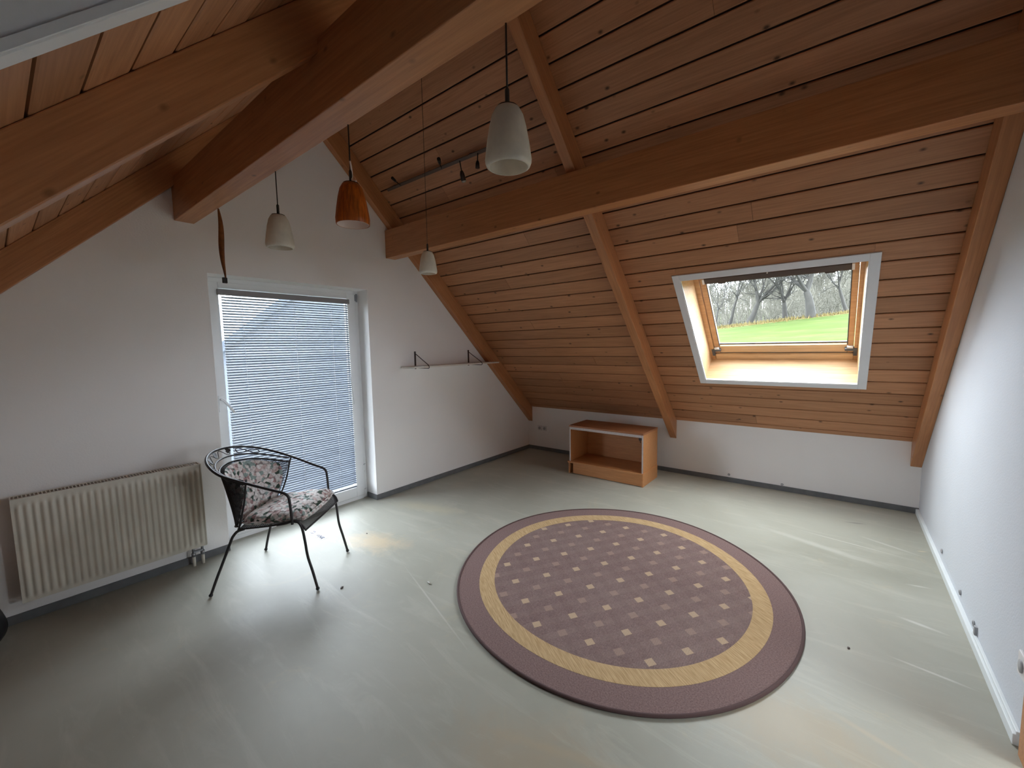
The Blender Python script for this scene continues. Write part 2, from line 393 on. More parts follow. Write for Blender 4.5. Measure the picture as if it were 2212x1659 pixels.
MB().box((-.3, 0, 0), (L+.25, .25, KZ+.05)).build('wall_back', 'wall', kind='structure')
MB().box((-.3, YF-.25, 0), (L+.25, YF, KZ+.05)).build('wall_front', 'wall', kind='structure')

# ceiling: backing deck around the skylight openings, then every board
SK1 = (2.625, 3.807, .777, 2.036)       # right slope opening x0,x1,s0,s1
SK2 = (2.49, 3.75, 1.20, 2.80)          # left slope opening
ceil = MB()
for PP, (a, b, c, d) in ((PR, SK1), (PL, SK2)):
    n0, n1 = .012, .245
    if PP is PR: smax = SMAX+.1
    else: smax = SMAX+.1
    for (x0, x1, s0, s1) in ((-1.45, a-.05, -.4, smax), (b+.05, L+.35, -.4, smax), (a-.05, b+.05, -.4, c-.02), (a-.05, b+.05, d+.02, smax)):  # deck carried past the gable as an unseen overhang, added to cut high sky
        ceil.box((x0, s0, n0), (x1, s1, n1), PP)
ceil = ceil.build('ceiling', 'backing', kind='structure')
PITCHB, S0 = .149, .07
def boardmesh(PP, x0, x1, s0, s1, nm):
    ch = .0045; g = .005
    poly = [(s0+g, .011), (s0+g, .003), (s0+g+ch, 0), (s1-g-ch, 0), (s1-g, .003), (s1-g, .011)]
    if PP is PL: poly = poly[::-1]
    # local frame: x along the board, origin at the board's middle
    o = PP((x0+x1)/2, (s0+s1)/2, 0)
    ex = Vector((1, 0, 0)); es = (PP(0, 1, 0)-PP(0, 0, 0)); en = PP(0, 0, 1)-PP(0, 0, 0)
    mt = Matrix((ex, es, en)).transposed().to_4x4(); mt.translation = o
    mb = MB(); cx = (x0+x1)/2; cs = (s0+s1)/2
    mb.prism([(s-cs, n) for s, n in poly], lambda s, n: Vector((x0-cx, s, n)), lambda s, n: Vector((x1-cx, s, n)))
    return mb, mt
cache = {}
def add_board(PP, x0, x1, s0, s1):
    key = (PP is PL, round(x1-x0, 3), round(s1-s0, 3))
    mb, mt = boardmesh(PP, x0, x1, s0, s1, 'board')
    if key not in cache: cache[key] = mb.mesh('ceiling_board', 'board')
    o = bpy.data.objects.new('ceiling_board', cache[key]); COL.objects.link(o); o.parent = ceil; o.matrix_basis = mt
for PP, (a, b, c, d) in ((PR, SK1), (PL, SK2)):
    k = -1
    while True:
        s0 = S0+PITCHB*k; s1 = s0+PITCHB; k += 1
        if s1 < 0.02: continue
        if s0 > SMAX-.02: break
        s0c = max(s0, -.0); s1c = min(s1, SMAX-.012)
        segs = [(0.0, L)]
        if s1c > c-.03 and s0c < d+.03:
            if s0c >= c-.03 and s1c <= d+.03 or True: segs = [(0.0, a-.02), (b+.02, L)]
        out = []
        for (x0, x1) in segs:
            r = R.random()
            if x1-x0 > 3 and r < .55: xs = R.choice([.9, 1.35, 1.9, 2.6, 3.1, 3.4])+R.uniform(-.1, .1); out += [(x0, xs-.001), (xs+.001, x1)]
            elif x1-x0 > 2 and r < .3: xs = R.uniform(.8, 1.9); out += [(x0, xs-.001), (xs+.001, x1)]
            else: out.append((x0, x1))
        for x0, x1 in out: add_board(PP, x0, x1, s0c, s1c)
        # strips closing the rows cut by the opening, below and above it
        if segs[0][1] < L-1:
            if s0c < c-.03: add_board(PP, a-.019, b+.019, s0c, c-.012)
            if s1c > d+.03: add_board(PP, a-.019, b+.019, d+.012, s1c)

# skirtings
BH = .0506
b_ = MB().box((0, DY1, 0), (.012, 0, BH)).box((-.16, DY1-.012, 0), (.012, DY1, BH)).box((0, YF, 0), (.012, DY2, BH))
b_.build('baseboard_left', 'skirt', kind='structure')
MB().box((0.012, -.012, 0), (L, 0, BH)).build('baseboard_back', 'skirt', kind='structure')
bb = MB().box((L-.022, -2.72, 0), (L, -.012, .045)).box((L-.014, -2.72, .045), (L, -2.02, .058)).build('baseboard_right', 'duct', kind='structure'); bevel(bb, .003)
MB().box((0, YF, 0), (L, YF+.012, BH)).build('baseboard_front', 'skirt', kind='structure')

# wooden door casing just inside the right edge of the picture
d2 = thing('door_2', 'wooden doorway casing at the near end of the right wall', None, (L, -3.2, 0), kind='structure')
MB().box((L-.016, -2.835, 0), (L, -2.765, 2.02)).box((L-.016, -3.64, 0), (L, -3.57, 2.02)).box((L-.016, -3.64, 2.02), (L, -2.765, 2.09)).build('casing', 'beech', d2)
MB().box((L+.205, -3.61, .005), (L+.93, -3.57, 2.01)).build('door_leaf', 'beech', d2)
hd = MB().tube([(L+.86, -3.572, 1.02), (L+.86, -3.52, 1.02), (L+.75, -3.52, 1.02)], .009).build('handle', 'greymetal', d2)

# ------------------------------------------------------------------ skylights
def skylight(idx, PP, SK, detailed, label):
    x0, x1, s0, s1 = SK
    root = thing('window_%d' % idx, label, None, tuple(PP((x0+x1)/2, (s0+s1)/2, 0)), kind='structure')
    t_ = .055
    tr = MB()
    for (a, b, c, d) in ((x0-t_, x0, s0-t_+.003, s1+t_), (x1, x1+t_, s0-t_+.003, s1+t_), (x0, x1, s0-t_+.003, s0), (x0, x1, s1, s1+t_)):
        tr.box((a, c, -.010), (b, d, .002), PP)
    bevel(tr.build('trim', 'trimwhite', root), .002)
    # thin white inner lip
    lip = MB()
    for (a, b, c, d) in ((x0-.001, x0+.006, s0, s1), (x1-.006, x1+.001, s0, s1), (x0, x1, s0-.001, s0+.006), (x0, x1, s1-.006, s1+.001)):
        lip.box((a, c, -.006), (b, d, .01), PP)
    lip.build('inner_lip', 'trimwhite', root)
    NB = .25
    ix0, ix1, is0, is1 = x0+.017, x1-.012, s0+.033, s1-.13
    if not detailed: ix0, ix1, is0, is1 = x0+.02, x1-.02, s0+.04, s1-.10
    def panel(pa, pb, nm, mat):
        # pa: edge at n=0 (two points), pb: edge at n=NB, thickness outward of the opening
        mb = MB(); c = [PP(*q) for q in pa]+[PP(*q) for q in pb]
        cen = PP((x0+x1)/2, (s0+s1)/2, .07)
        n = (c[1]-c[0]).cross(c[3]-c[0]).normalized()
        if n.dot(cen-c[0]) > 0: n = -n
        vs = c+[q+n*.012 for q in c]
        mb.add(vs, [(0, 1, 2, 3), (4, 7, 6, 5), (0, 4, 5, 1), (1, 5, 6, 2), (2, 6, 7, 3), (3, 7, 4, 0)])
        return mb.build(nm, mat, root)
    lm = 'lining' if detailed else 'trimwhite'
    panel([(x0, s0, 0), (x0, s1, 0)], [(ix0, is1, NB), (ix0, is0, NB)], 'lining_board', lm)
    panel([(x1, s0, 0), (x1, s1, 0)], [(ix1, is1, NB), (ix1, is0, NB)], 'lining_board', lm)
    panel([(x0, s0, 0), (x1, s0, 0)], [(ix1, is0, NB), (ix0, is0, NB)], 'lining_board', lm)
    panel([(x0, s1, 0), (x1, s1, 0)], [(ix1, is1, NB), (ix0, is1, NB)], 'lining_board', lm)
    # outer frame
    f = MB(); n0, n1 = NB-.002, .35; o = .10
    for (a, b, c, d) in ((ix0-o, ix0+.042, is0-o, is1+o), (ix1-.026, ix1+o, is0-o, is1+o), (ix0, ix1, is1-.02, is1+o)):
        f.box((a, c, n0), (b, d, n1), PP)
    bevel(f.build('window_frame', 'sash', root), .003)
    bevel(MB().box((ix0+.042, is0-o, n0), (ix1-.026, is0+.072, n1), PP).build('lower_frame_rail', lm, root), .01)  # paler wood than the frame: light on the rail put into its colour
    # sash
    px0, px1, ps0, ps1 = (2.735, 3.726, .985, 1.835) if detailed else (ix0+.07, ix1-.07, is0+.15, is1-.07)
    sa = MB(); n0, n1 = NB+.012, NB+.06
    a0, a1, c0, c1 = ix0+.046, ix1-.030, is0+.080, is1-.024
    for (a, b, c, d) in ((a0, px0, c0, c1), (px1, a1, c0, c1), (px0, px1, ps1, c1)):
        sa.box((a, c, n0), (b, d, n1), PP)
    sash = bevel(sa.build('sash', 'sash', root), .003)
    bevel(MB().box((px0, c0, n0), (px1, ps0, n1), PP).build('lower_rail', lm, sash), .008)  # same paleness, standing in for daylight on the lower sash rail
    g = MB(); e = .006
    g.box((px0, ps0, n0+.022), (px1, ps0+.014, n0+.032), PP)
    for (a, b, c, d) in ((px0, px0+e, ps0, ps1), (px1-e, px1, ps0, ps1), (px0, px1, ps1-e, ps1)):
        g.box((a, c, n0-.001), (b, d, n0+.01), PP)
    g.build('gasket', 'gasket', sash)
    # dark weather seal between frame and sash
    g = MB().box((ix0+.042, is0+.072, n0+.004), (ix1-.026, is0+.080, n0+.02), PP).build('weather_seal', 'gasket', root)
    p = MB(); vs = [PP(px0-.004, ps0-.004, NB+.035), PP(px1+.004, ps0-.004, NB+.035), PP(px1+.004, ps1+.004, NB+.035), PP(px0-.004, ps1+.004, NB+.035)]
    p.add(vs, [(0, 1, 2, 3)]).build('pane', 'glass', sash)
    if not detailed:
        rb = thing('blackout_blind', 'closed blue grey blackout blind in the upper left skylight', 'blind', tuple(PP((x0+x1)/2, s1, NB)))
        MB().box((ix0+.022, is0+.03, NB+.001), (ix1-.016, is1-.03, NB+.008), PP).build('fabric', 'blackout', rb)
        MB().box((ix0+.018, is1-.07, NB-.03), (ix1-.012, is1-.01, NB+.01), PP).build('cassette', 'gasket', rb)
        MB().box((ix0+.018, is0+.02, NB-.008), (ix1-.012, is0+.045, NB+.01), PP).build('bottom_bar', 'gasket', rb)
    if detailed:
        for xx, sg in ((px0-.02, 1), (px1+.012, -1)):
            MB().box((xx-.03, ps0-.055, NB-.012), (xx+.03, ps0-.03, NB+.02), PP).box((xx-.04*sg-.012, ps0-.12, NB-.006), (xx-.04*sg+.012, ps0-.03, NB+.02), PP).build('hinge_bracket', 'gasket', root)
            MB().box((xx-.004*sg-.02, ps0-.03, NB-.008), (xx-.004*sg+.02, ps0-.012, NB+.014), PP).build('corner_catch', 'trimwhite', sash)
        ro = thing('roller_blind', 'rolled-up brown blind in its cassette across the top of the right skylight', 'blind', tuple(PP(3.245, ps1, NB)))
        bx = MB().box((px0-.016, ps1-.050, NB-.014), (px1+.008, ps1+.004, NB+.022), PP); bevel(bx.build('cassette', 'brownblind', ro), .006)
        MB().box((px0-.005, ps1-.058, NB-.006), (px1, ps1-.050, NB+.012), PP).build('pull_bar', 'rod' if 'rod' in M else 'bracket', ro)
        for xx in (px0+.10, px1-.16): MB().box((xx, ps1-.066, NB-.008), (xx+.06, ps1-.058, NB+.008), PP).build('handle', 'bracket', ro)
        for xx in (px0-.012, px1+.004): MB().box((xx-.008, ps1-.05, NB-.018), (xx+.008, ps1+.004, NB-.005), PP).build('end_cap', 'trimwhite', ro)
        MB().ball(PP((px0+px1)/2-.03, ps1+.002, NB-.016), .006).build('knob', 'trimwhite', ro)
    return root
skylight(1, PR, SK1, True, 'skylight with white trim and pine lining in the right slope')
skylight(2, PL, SK2, False, 'skylight with white trim in the left slope at the top left corner')

# ------------------------------------------------------------------ rafters and purlins
def rafter(x0, x1, side, label, rough=0):
    g = 'stained rafters'
    o = MB()
    if side == 'R': poly = [(-.0, KZ), (-.0, KZ-ROFF), (YC, APEX-ROFF), (YC, APEX)]
    else: poly = [(YF, KZ), (YF, KZ-ROFF), (YC, APEX-ROFF), (YC, APEX)]
    wallpoly(o, [(y, z-.001) for y, z in poly], x0, x1)
    o = o.build('rafter', 'rafter', label=label, cat='beam')
    # origin at the foot, local y along the slope so that the grain follows it
    p0 = Vector(((x0+x1)/2, 0 if side == 'R' else YF, KZ-ROFF)); d = (Vector((p0.x, YC, APEX-ROFF))-p0).normalized()
    zz = Vector((1, 0, 0)).cross(d); mt = Matrix((Vector((1, 0, 0)), d, zz)).transposed().to_4x4(); mt.translation = p0
    o.data.transform(mt.inverted()); o.matrix_world = mt; bevel(o, .004)
    return o
rafter(.0, .072, 'R', 'brown rafter lying along the left gable wall, right of the pendant lamps')
rafter(2.11, 2.185, 'R', 'brown rafter running down the right slope left of the skylight to the low cabinet')
rafter(L-.075, L, 'R', 'brown rafter lying along the bright right wall')
rafter(.0, .072, 'L', 'dark rafter along the gable wall above the radiator')
rafter(1.98, 2.065, 'L', 'broad dark rafter crossing the upper left corner, its lower edge lit')
rafter(L-.075, L, 'L', 'rafter over the right wall on the left slope, beside the upper left skylight')
PW = .112
for yc_, nm, wd in ((-2.369, 'long brown purlin carrying the right slope above the skylight', .112), (-4.0885, 'thick brown purlin crossing the upper left, pendant lamps hanging from it', .116)):
    o = MB().box((0, -wd/2, 0), (L, wd/2, .275)).build('purlin', 'purlin', label=nm, cat='beam'); o.location = (0, yc_, 2.4665); bevel(o, .004)

# ------------------------------------------------------------------ balcony door
d1 = thing('door_1', 'white balcony door with a venetian blind in the left wall', None, (-.2, -3.3165, 0), kind='structure')
XF = -.176
fr = MB(); fw_ = .05
for (a, b, c, d) in ((DY2, DY2+fw_, 0, DZ), (DY1-fw_, DY1, 0, DZ), (DY2+fw_, DY1-fw_, DZ-fw_, DZ), (DY2+fw_, DY1-fw_, 0, .03)):
    fr.box((XF-.07, a, c), (XF, b, d))
bevel(fr.build('door_frame', 'upvc', d1), .004)
sy0, sy1, sz0, sz1 = DY2+.036, DY1-.040, .034, DZ-.035
gy0, gy1, gz0, gz1 = -3.868, -2.785, .135, 2.045
sa = MB()
for (a, b, c, d) in ((sy0, gy0, sz0, sz1), (gy1, sy1, sz0, sz1), (gy0, gy1, gz1, sz1), (gy0, gy1, sz0, gz0)):
    sa.box((XF-.05, a, c), (XF+.016, b, d))
sash = bevel(sa.build('sash', 'upvc', d1), .005)
g = MB()
for (a, b, c, d) in ((gy0, gy0+.006, gz0, gz1), (gy1-.006, gy1, gz0, gz1), (gy0, gy1, gz0, gz0+.006)):
    g.box((XF-.02, a, c), (XF-.006, b, d))
g.build('glazing_bead', 'upvc', sash)
MB().add([(XF-.022, gy0, gz0), (XF-.022, gy1, gz0), (XF-.022, gy1, gz1), (XF-.022, gy0, gz1)], [(0, 1, 2, 3)]).build('pane', 'doorglass', sash)
hn = MB().box((XF+.016, -3.925, 1.07), (XF+.026, -3.895, 1.20)).tube([(XF+.02, -3.91, 1.17), (XF+.055, -3.91, 1.17), (XF+.06, -3.90, 1.165), (XF+.06, -3.835, 1.06)], .009).build('handle', 'upvc', d1)
for zz in (2.06, .06, .32):
    MB().box((XF, sy1-.006, zz-.03), (XF+.022, sy1+.022, zz+.03)).tube([(XF+.02, sy1+.012, zz-.04), (XF+.02, sy1+.012, zz+.04)], .007).build('hinge', 'greymetal' if zz > 1 else 'upvc', d1)
MB().box((XF-.07, DY2+.05, .0), (XF+.012, DY1-.05, .032)).build('threshold', 'upvc', d1)
# venetian blind on the sash
vb = thing('venetian_blind', 'lowered white venetian blind covering the balcony door', 'blind', (XF+.03, (gy0+gy1)/2, 0))
by0, by1 = -3.858, -2.795
bevel(MB().box((XF+.017, by0-.022, 1.992), (XF+.045, by1+.02, 2.038)).build('head_rail', 'headrail', vb), .003)
BX = XF+.030
slat_mesh = None; z = 1.975; ns = 0
tilt = math.radians(38)
while z > .175:
    if slat_mesh is None:
        mb = MB(); hw = .0125
        sec = []
        for q in range(5):
            u_ = -1+q*.5; hh = .0022*(1-u_*u_)
            sec.append((u_*hw, hh))
        for q in range(4, -1, -1):
            u_ = -1+q*.5; hh = .0022*(1-u_*u_); sec.append((u_*hw, hh-.0005))
        sec = [(a*math.cos(tilt)+b*math.sin(tilt), -a*math.sin(tilt)+b*math.cos(tilt)) for a, b in sec]
        hl = (by1-by0)/2
        mb.prism(sec, lambda a, b: Vector((a, -hl, b)), lambda a, b: Vector((a, hl, b)))
        slat_mesh = mb.mesh('slat', 'slat')
    o = bpy.data.objects.new('slat', slat_mesh); COL.objects.link(o); o.parent = vb
    o.location = Vector((BX, (by0+by1)/2, z))-vb.location; o.rotation_euler = (R.uniform(-.0008, .0008), R.uniform(-.03, .03), 0)
    z -= .0212; ns += 1
bevel(MB().box((BX-.011, by0, .145), (BX+.011, by1, .163)).build('bottom_rail', 'slat', vb), .003)
for yy in (by0+.14, (by0+by1)/2+.02, by1-.17):
    MB().tube([(BX+.014, yy, 2.0), (BX+.014, yy, .16)], .0011, 5).tube([(BX-.014, yy, 2.0), (BX-.014, yy, .16)], .0011, 5).build('ladder_cord', 'cordw', vb)
for yy in (by0+.004, by1-.004):
    MB().tube([(BX+.016, yy, 2.0), (BX+.016, yy, .15)], .0012, 5).build('guide_wire', 'cordw', vb)
MB().tube([(BX+.02, by1-.02, 2.0), (BX+.021, by1-.023, 1.4), (BX+.02, by1+.01, 1.0)], .0013, 5).build('pull_cord', 'cord', vb)

# ------------------------------------------------------------------ radiator
rx0, rx1, ry0, ry1, rz0, rz1 = .035, .135, -5.022, -4.150, .150, .752
rad = thing('radiator', 'cream panel radiator with vertical ribs on the left wall beside the balcony door', 'radiator', (0, (ry0+ry1)/2, 0))
mb = MB(); nr = 27; pitch = (ry1-ry0-.02)/nr
def rib(u, v):
    y = ry0+u*(ry1-ry0); k = (y-ry0-.01)/pitch; fr_ = k-math.floor(k)
    h = 0 if (k < 0 or k > nr) else max(0, math.sin(math.pi*min(1, max(0, (fr_-.12)/.76))))**.7
    zz = rz0+v*(rz1-rz0); e = min((zz-rz0-.018)/.022, (rz1-.035-zz)/.022); e = max(0, min(1, e))
    return Vector((rx1-.010+.010*h*e, y, zz))
vv = [0, .03, .05, .07, .3, .6, .9, .92, .94, .97, 1]
nu = nr*8+1
vs = [rib(i/(nu-1), q) for i in range(nu) for q in vv]; nv = len(vv)
fs = [(i*nv+j, (i+1)*nv+j, (i+1)*nv+j+1, i*nv+j+1) for i in range(nu-1) for j in range(nv-1)]
mb.add(vs, fs, True); mb.build('front_panel', 'radiator', rad)
for a, b in ((ry0-.002, ry0+.004), (ry1-.004, ry1+.002)): MB().box((rx0, a, rz0+.004), (rx1-.006, b, rz1)).build('side_panel', 'radiator', rad)
MB().box((rx0, ry0+.004, rz0), (rx0+.008, ry1-.004, rz1-.02)).box((rx1-.014, ry0+.004, rz0), (rx1-.011, ry1-.004, rz1-.001)).build('rear_panel', 'radiator', rad)
g = MB().box((rx0, ry0+.004, rz1-.006), (rx0+.012, ry1-.004, rz1)).box((rx1-.024, ry0+.004, rz1-.006), (rx1-.008, ry1-.004, rz1))
for i in range(56):
    yy = ry0+.012+i*(ry1-ry0-.03)/55; g.box((rx0+.012, yy, rz1-.005), (rx1-.024, yy+.005, rz1-.001))
g.build('top_grille', 'radiator', rad)
for yy in (-4.222, -4.168):
    pp = MB().tube([(.07, yy, 0), (.07, yy, .075)], .010, 10).build('pipe', 'radiator', rad)
    MB().tube([(.07, yy, .072), (.07, yy, .10)], .014, 8).tube([(.07, yy, .10), (.07, yy, rz0+.005)], .009, 8).build('valve', 'greymetal', pp)
MB().box((.06, -4.222, .10), (.08, -4.168, .112)).build('valve_bridge', 'greymetal', rad)

# ------------------------------------------------------------------ wall shelf
sh = thing('bracket_shelf', 'narrow white wall shelf hung from two dark triangular brackets', 'shelf', (0, -1.7, 1.35))
bevel(MB().box((.004, -2.30, 1.338), (.225, -.93, 1.354)).build('board', 'shelf', sh), .002)
for yy in (-2.105, -1.27):
    MB().box((0, yy-.008, 1.318), (.010, yy+.008, 1.512)).tube([(.008, yy, 1.490), (.222, yy, 1.366), (.236, yy, 1.350), (.236, yy, 1.334), (.225, yy, 1.330), (.008, yy, 1.331)], .0042, 6).build('bracket', 'bracket', sh)
o = MB().box((.20, -2.26, 1.3545), (.226, -2.17, 1.3565)).build('white_strip', 'white', label='small white strip lying on the left end of the wall shelf', cat='paper')  # thin white strip on the shelf top at its left end

# ------------------------------------------------------------------ low cabinet
CX0, CX1, CYf, CYb = 1.140, 2.063, -.748, -.30
cab = thing('low_cabinet', 'open low beech-veneer cabinet standing against the knee wall', 'cabinet', ((CX0+CX1)/2, (CYf+CYb)/2, 0))
t_ = .018
def cb(nm, a, b, mat='beech', w_=.0012): return bevel(MB().box(a, b).build(nm, mat, cab), w_, 1)
cb('plinth_panel', (CX0+.055, CYf+.012, 0.004), (CX1-.016, CYf+.03, .128))
cb('plinth_side', (CX0-.004, CYf+.006, 0), (CX0+.016, CYb, .13)); cb('plinth_side', (CX1-.016, CYf, 0), (CX1+.002, CYb, .13))
cb('base_board', (CX0-.01, CYf-.006, .13), (CX1+.004, CYb, .149))
sl = cb('side_panel', (CX0+.006, CYf+.016, .149), (CX0+.006+t_, CYb, .57)); MB().box((CX0+.007, CYf+.014, .149), (CX0+.023, CYf+.016, .57)).build('front_edge', 'raw', sl)
sr = cb('side_panel', (CX1-t_-.002, CYf+.016, .149), (CX1-.002, CYb, .57)); MB().box((CX1-t_-.001, CYf+.014, .149), (CX1-.004, CYf+.016, .57)).build('front_edge', 'raw', sr)
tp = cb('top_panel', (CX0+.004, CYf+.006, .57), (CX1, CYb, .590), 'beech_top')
MB().box((CX0+.02, CYf+.012, .540), (CX1-.02, CYf+.030, .570)).build('front_rail', 'raw', tp)
cb('back_panel', (CX0+.024, CYb-.008, .149), (CX1-.02, CYb-.002, .57))
MB().box((CX1-.06, CYf+.030, .508), (CX1-.022, CYf+.06, .532)).ball((CX1-.045, CYf+.03, .545), .012, 8).tube([(CX1-.05, CYf+.03, .52), (CX1-.035, CYf+.02, .485)], .004, 6).build('hinge', 'bracket', cab)

# ------------------------------------------------------------------ rug
RC = Vector((2.543, -2.51, 0)); RR = 1.078
def rugmat():
    Mx, t, b = newmat('rug_field'); b.inputs['Roughness'].default_value = .95; b.inputs['Specular IOR Level'].default_value = .1
    c = N(t, 'TexCoord'); mp = N(t, 'Mapping'); mp.vector_type = 'TEXTURE'
    mp.inputs['Rotation'].default_value = (0, 0, math.radians(56.5)); mp.inputs['Scale'].default_value = (.2205, .2205, 1)
    # u along the bright rows (lattice phase from the picture)
    mp.inputs['Location'].default_value = (-.580+.0, .145, 0)
    t.links.new(c.outputs['Object'], mp.inputs[0])
    sp = N(t, 'SeparateXYZ'); t.links.new(mp.outputs[0], sp.inputs[0])
    def mth(op, a, b_=None, c_=None):
        n = N(t, 'Math', operation=op)
        for i, q in enumerate((a, b_, c_)):
            if q is None: continue
            if hasattr(q, 'is_output'): t.links.new(q, n.inputs[i])
            else: n.inputs[i].default_value = q
        return n.outputs[0]
    u = mth('MULTIPLY_ADD', sp.outputs[1], -.055, sp.outputs[0]); v = sp.outputs[1]
    def sq(du, dv, h):
        a = mth('ABSOLUTE', mth('SUBTRACT', mth('FRACT', mth('ADD', u, .5+du)), .5)); bb_ = mth('ABSOLUTE', mth('SUBTRACT', mth('FRACT', mth('ADD', v, .5+dv)), .5))
        return mth('LESS_THAN', mth('MAXIMUM', a, bb_), h)
    vec = coords(t); nz = noise(t, vec, 140, 3); big = noise(t, vec, 2.2, 4)
    base = ramp(t, nz, [(.3, (.15, .098, .092)), (.7, (.25, .170, .158))]).outputs[0]
    # woven checks between the squares
    ck = mth('LESS_THAN', mth('ABSOLUTE', mth('SUBTRACT', mth('FRACT', mth('MULTIPLY', mth('ADD', v, .25), 2)), .5)), .20)
    base = mix(t, mth('MULTIPLY', ck, .22), base, (.26, .19, .17))
    ck2 = mth('LESS_THAN', mth('ABSOLUTE', mth('SUBTRACT', mth('FRACT', mth('MULTIPLY', mth('ADD', u, .25), 2)), .5)), .20)
    base = mix(t, mth('MULTIPLY', ck2, .12), base, (.11, .065, .055))
    base = mix(t, mth('MULTIPLY', sq(.5, .5, .105), .5), base, (.40, .28, .22))
    base = mix(t, mth('MULTIPLY', sq(0, 0, .10), .85), base, (.52, .38, .25))
    base = mix(t, ramp(t, big, [(.3, (0, 0, 0)), (.8, (.22, .22, .22))]).outputs[0], base, (.34, .27, .24))
    t.links.new(base, b.inputs['Base Color'])
    wv = N(t, 'TexWave'); wv.inputs['Scale'].default_value = 30; wv.inputs['Distortion'].default_value = 2; t.links.new(vec, wv.inputs[0])
    bump(t, b, mix(t, .5, nz, wv.outputs['Fac']), .5, .004); return Mx
def rugplain(name, lo, hi, streak=False):
    Mx, t, b = newmat(name); b.inputs['Roughness'].default_value = .95; b.inputs['Specular IOR Level'].default_value = .1
    c = N(t, 'TexCoord'); mp = N(t, 'Mapping'); mp.inputs['Rotation'].default_value = (0, 0, math.radians(33)); t.links.new(c.outputs['Object'], mp.inputs[0])
    mp2 = N(t, 'Mapping'); mp2.inputs['Scale'].default_value = (12, 160, 1) if streak else (150, 150, 1); t.links.new(mp.outputs[0], mp2.inputs[0])
    nz = noise(t, mp2.outputs[0], 1, 3)
    base = ramp(t, nz, [(.3, lo), (.68, hi)]).outputs[0]
    t.links.new(base, b.inputs['Base Color']); bump(t, b, nz, .5, .003); return Mx
M['rugf'] = rugmat(); M['rugb'] = rugplain('rug_mauve_border', (.15, .098, .092), (.26, .175, .165)); M['rugt'] = rugplain('rug_tan_band', (.36, .235, .115), (.56, .40, .225), True)
M['rugedge'] = plain('rug_edging', (.09, .05, .048), .9, bmp=.5, bscale=300)
rug = thing('rug', 'large round mauve rug with a tan ring and small beige squares', 'rug', tuple(RC))
def rr(a):  # slightly irregular outline
    a0 = math.atan2(.42, -.9); return RR*(1+.025*math.cos(2*(a-2.05))+.004*math.sin(5*a))
def ring(r0, r1, z0, z1, nm, mat):
    k = 128; vs = []
    for i in range(k):
        a = 2*math.pi*i/k; q = rr(a)
        for r_, z_ in ((r0, z0), (r0, z1), (r1, z1), (r1, z0)): vs.append(Vector((r_*q*math.cos(a), r_*q*math.sin(a), z_)))
    fs = [(i*4+j, i*4+(j+1) % 4, ((i+1) % k)*4+(j+1) % 4, ((i+1) % k)*4+j) for i in range(k) for j in range(4)]
    return MB().add(vs, fs).build(nm, mat, rug, local=True)
ring(.862, .985, .0, .0115, 'outer_border', 'rugb'); ring(.768, .862, .0, .0122, 'tan_band', 'rugt')
k = 128; vs = [Vector((.768*rr(2*math.pi*i/k)*math.cos(2*math.pi*i/k), .768*rr(2*math.pi*i/k)*math.sin(2*math.pi*i/k), zz)) for zz in (0, .0115) for i in range(k)]
MB().add(vs, [list(range(k))[::-1], list(range(k, 2*k))]+[(i, (i+1) % k, k+(i+1) % k, k+i) for i in range(k)]).build('patterned_field', 'rugf', rug, local=True)
MB().tube([Vector((.992*rr(2*math.pi*i/120)*math.cos(2*math.pi*i/120), .992*rr(2*math.pi*i/120)*math.sin(2*math.pi*i/120), .0085)) for i in range(120)], .0085, 8, True).build('edging', 'rugedge', rug, local=True)

# ------------------------------------------------------------------ wrought iron armchair
FX = Vector((.777, .629, 0)).normalized(); CH = Vector((.684, -3.843, 0)); RZ = math.atan2(FX.y, FX.x)
ch = thing('armchair', 'black wrought iron tub armchair with mesh back in front of the balcony door', 'chair', tuple(CH), RZ)
def cat(pts, k=6):
    pts = [Vector(p) for p in pts]; out = []
    for i in range(len(pts)-1):
        p0 = pts[max(i-1, 0)]; p1 = pts[i]; p2 = pts[i+1]; p3 = pts[min(i+2, len(pts)-1)]
        for j in range(k):
            t = j/k; out.append(.5*((2*p1)+(p2-p0)*t+(2*p0-5*p1+4*p2-p3)*t*t+(3*p1-p0-3*p2+p3)*t**3))
    out.append(pts[-1]); return out
def mir(p): return [(x, -y, z) for x, y, z in p]
hoop_half = [(.205, -.265, .452), (.205, -.268, .50), (.20, -.270, .60), (.192, -.271, .638), (.165, -.274, .660), (.10, -.280, .682), (-.04, -.298, .732), (-.20, -.300, .787), (-.32, -.235, .838), (-.395, -.125, .868), (-.418, 0, .878)]
hp = cat(hoop_half+mir(hoop_half[:-1])[::-1], 5)
MB().tube(hp, .0085, 8).build('hoop_rail', 'darkmetal', ch, True)
def arch(a, xb, xs, ys, zb, zs):      # a in -1..1, path round the back
    q = a*math.pi/2; return Vector((xs+(xb-xs)*math.cos(q)**.8 if abs(a) < 1 else xs, ys*math.sin(q), zs+(zb-zs)*math.cos(q)))
def arc_pts(xb, xs, ys, zb, zs, n=36): return [arch(-1+2*i/n, xb, xs, ys, zb, zs) for i in range(n+1)]
MB().tube(arc_pts(-.375, -.08, .272, .822, .742), .006, 8).build('middle_rail', 'darkmetal', ch, True)
MB().tube(arc_pts(-.350, -.07, .262, .785, .715), .006, 8).build('inner_rail', 'darkmetal', ch, True)
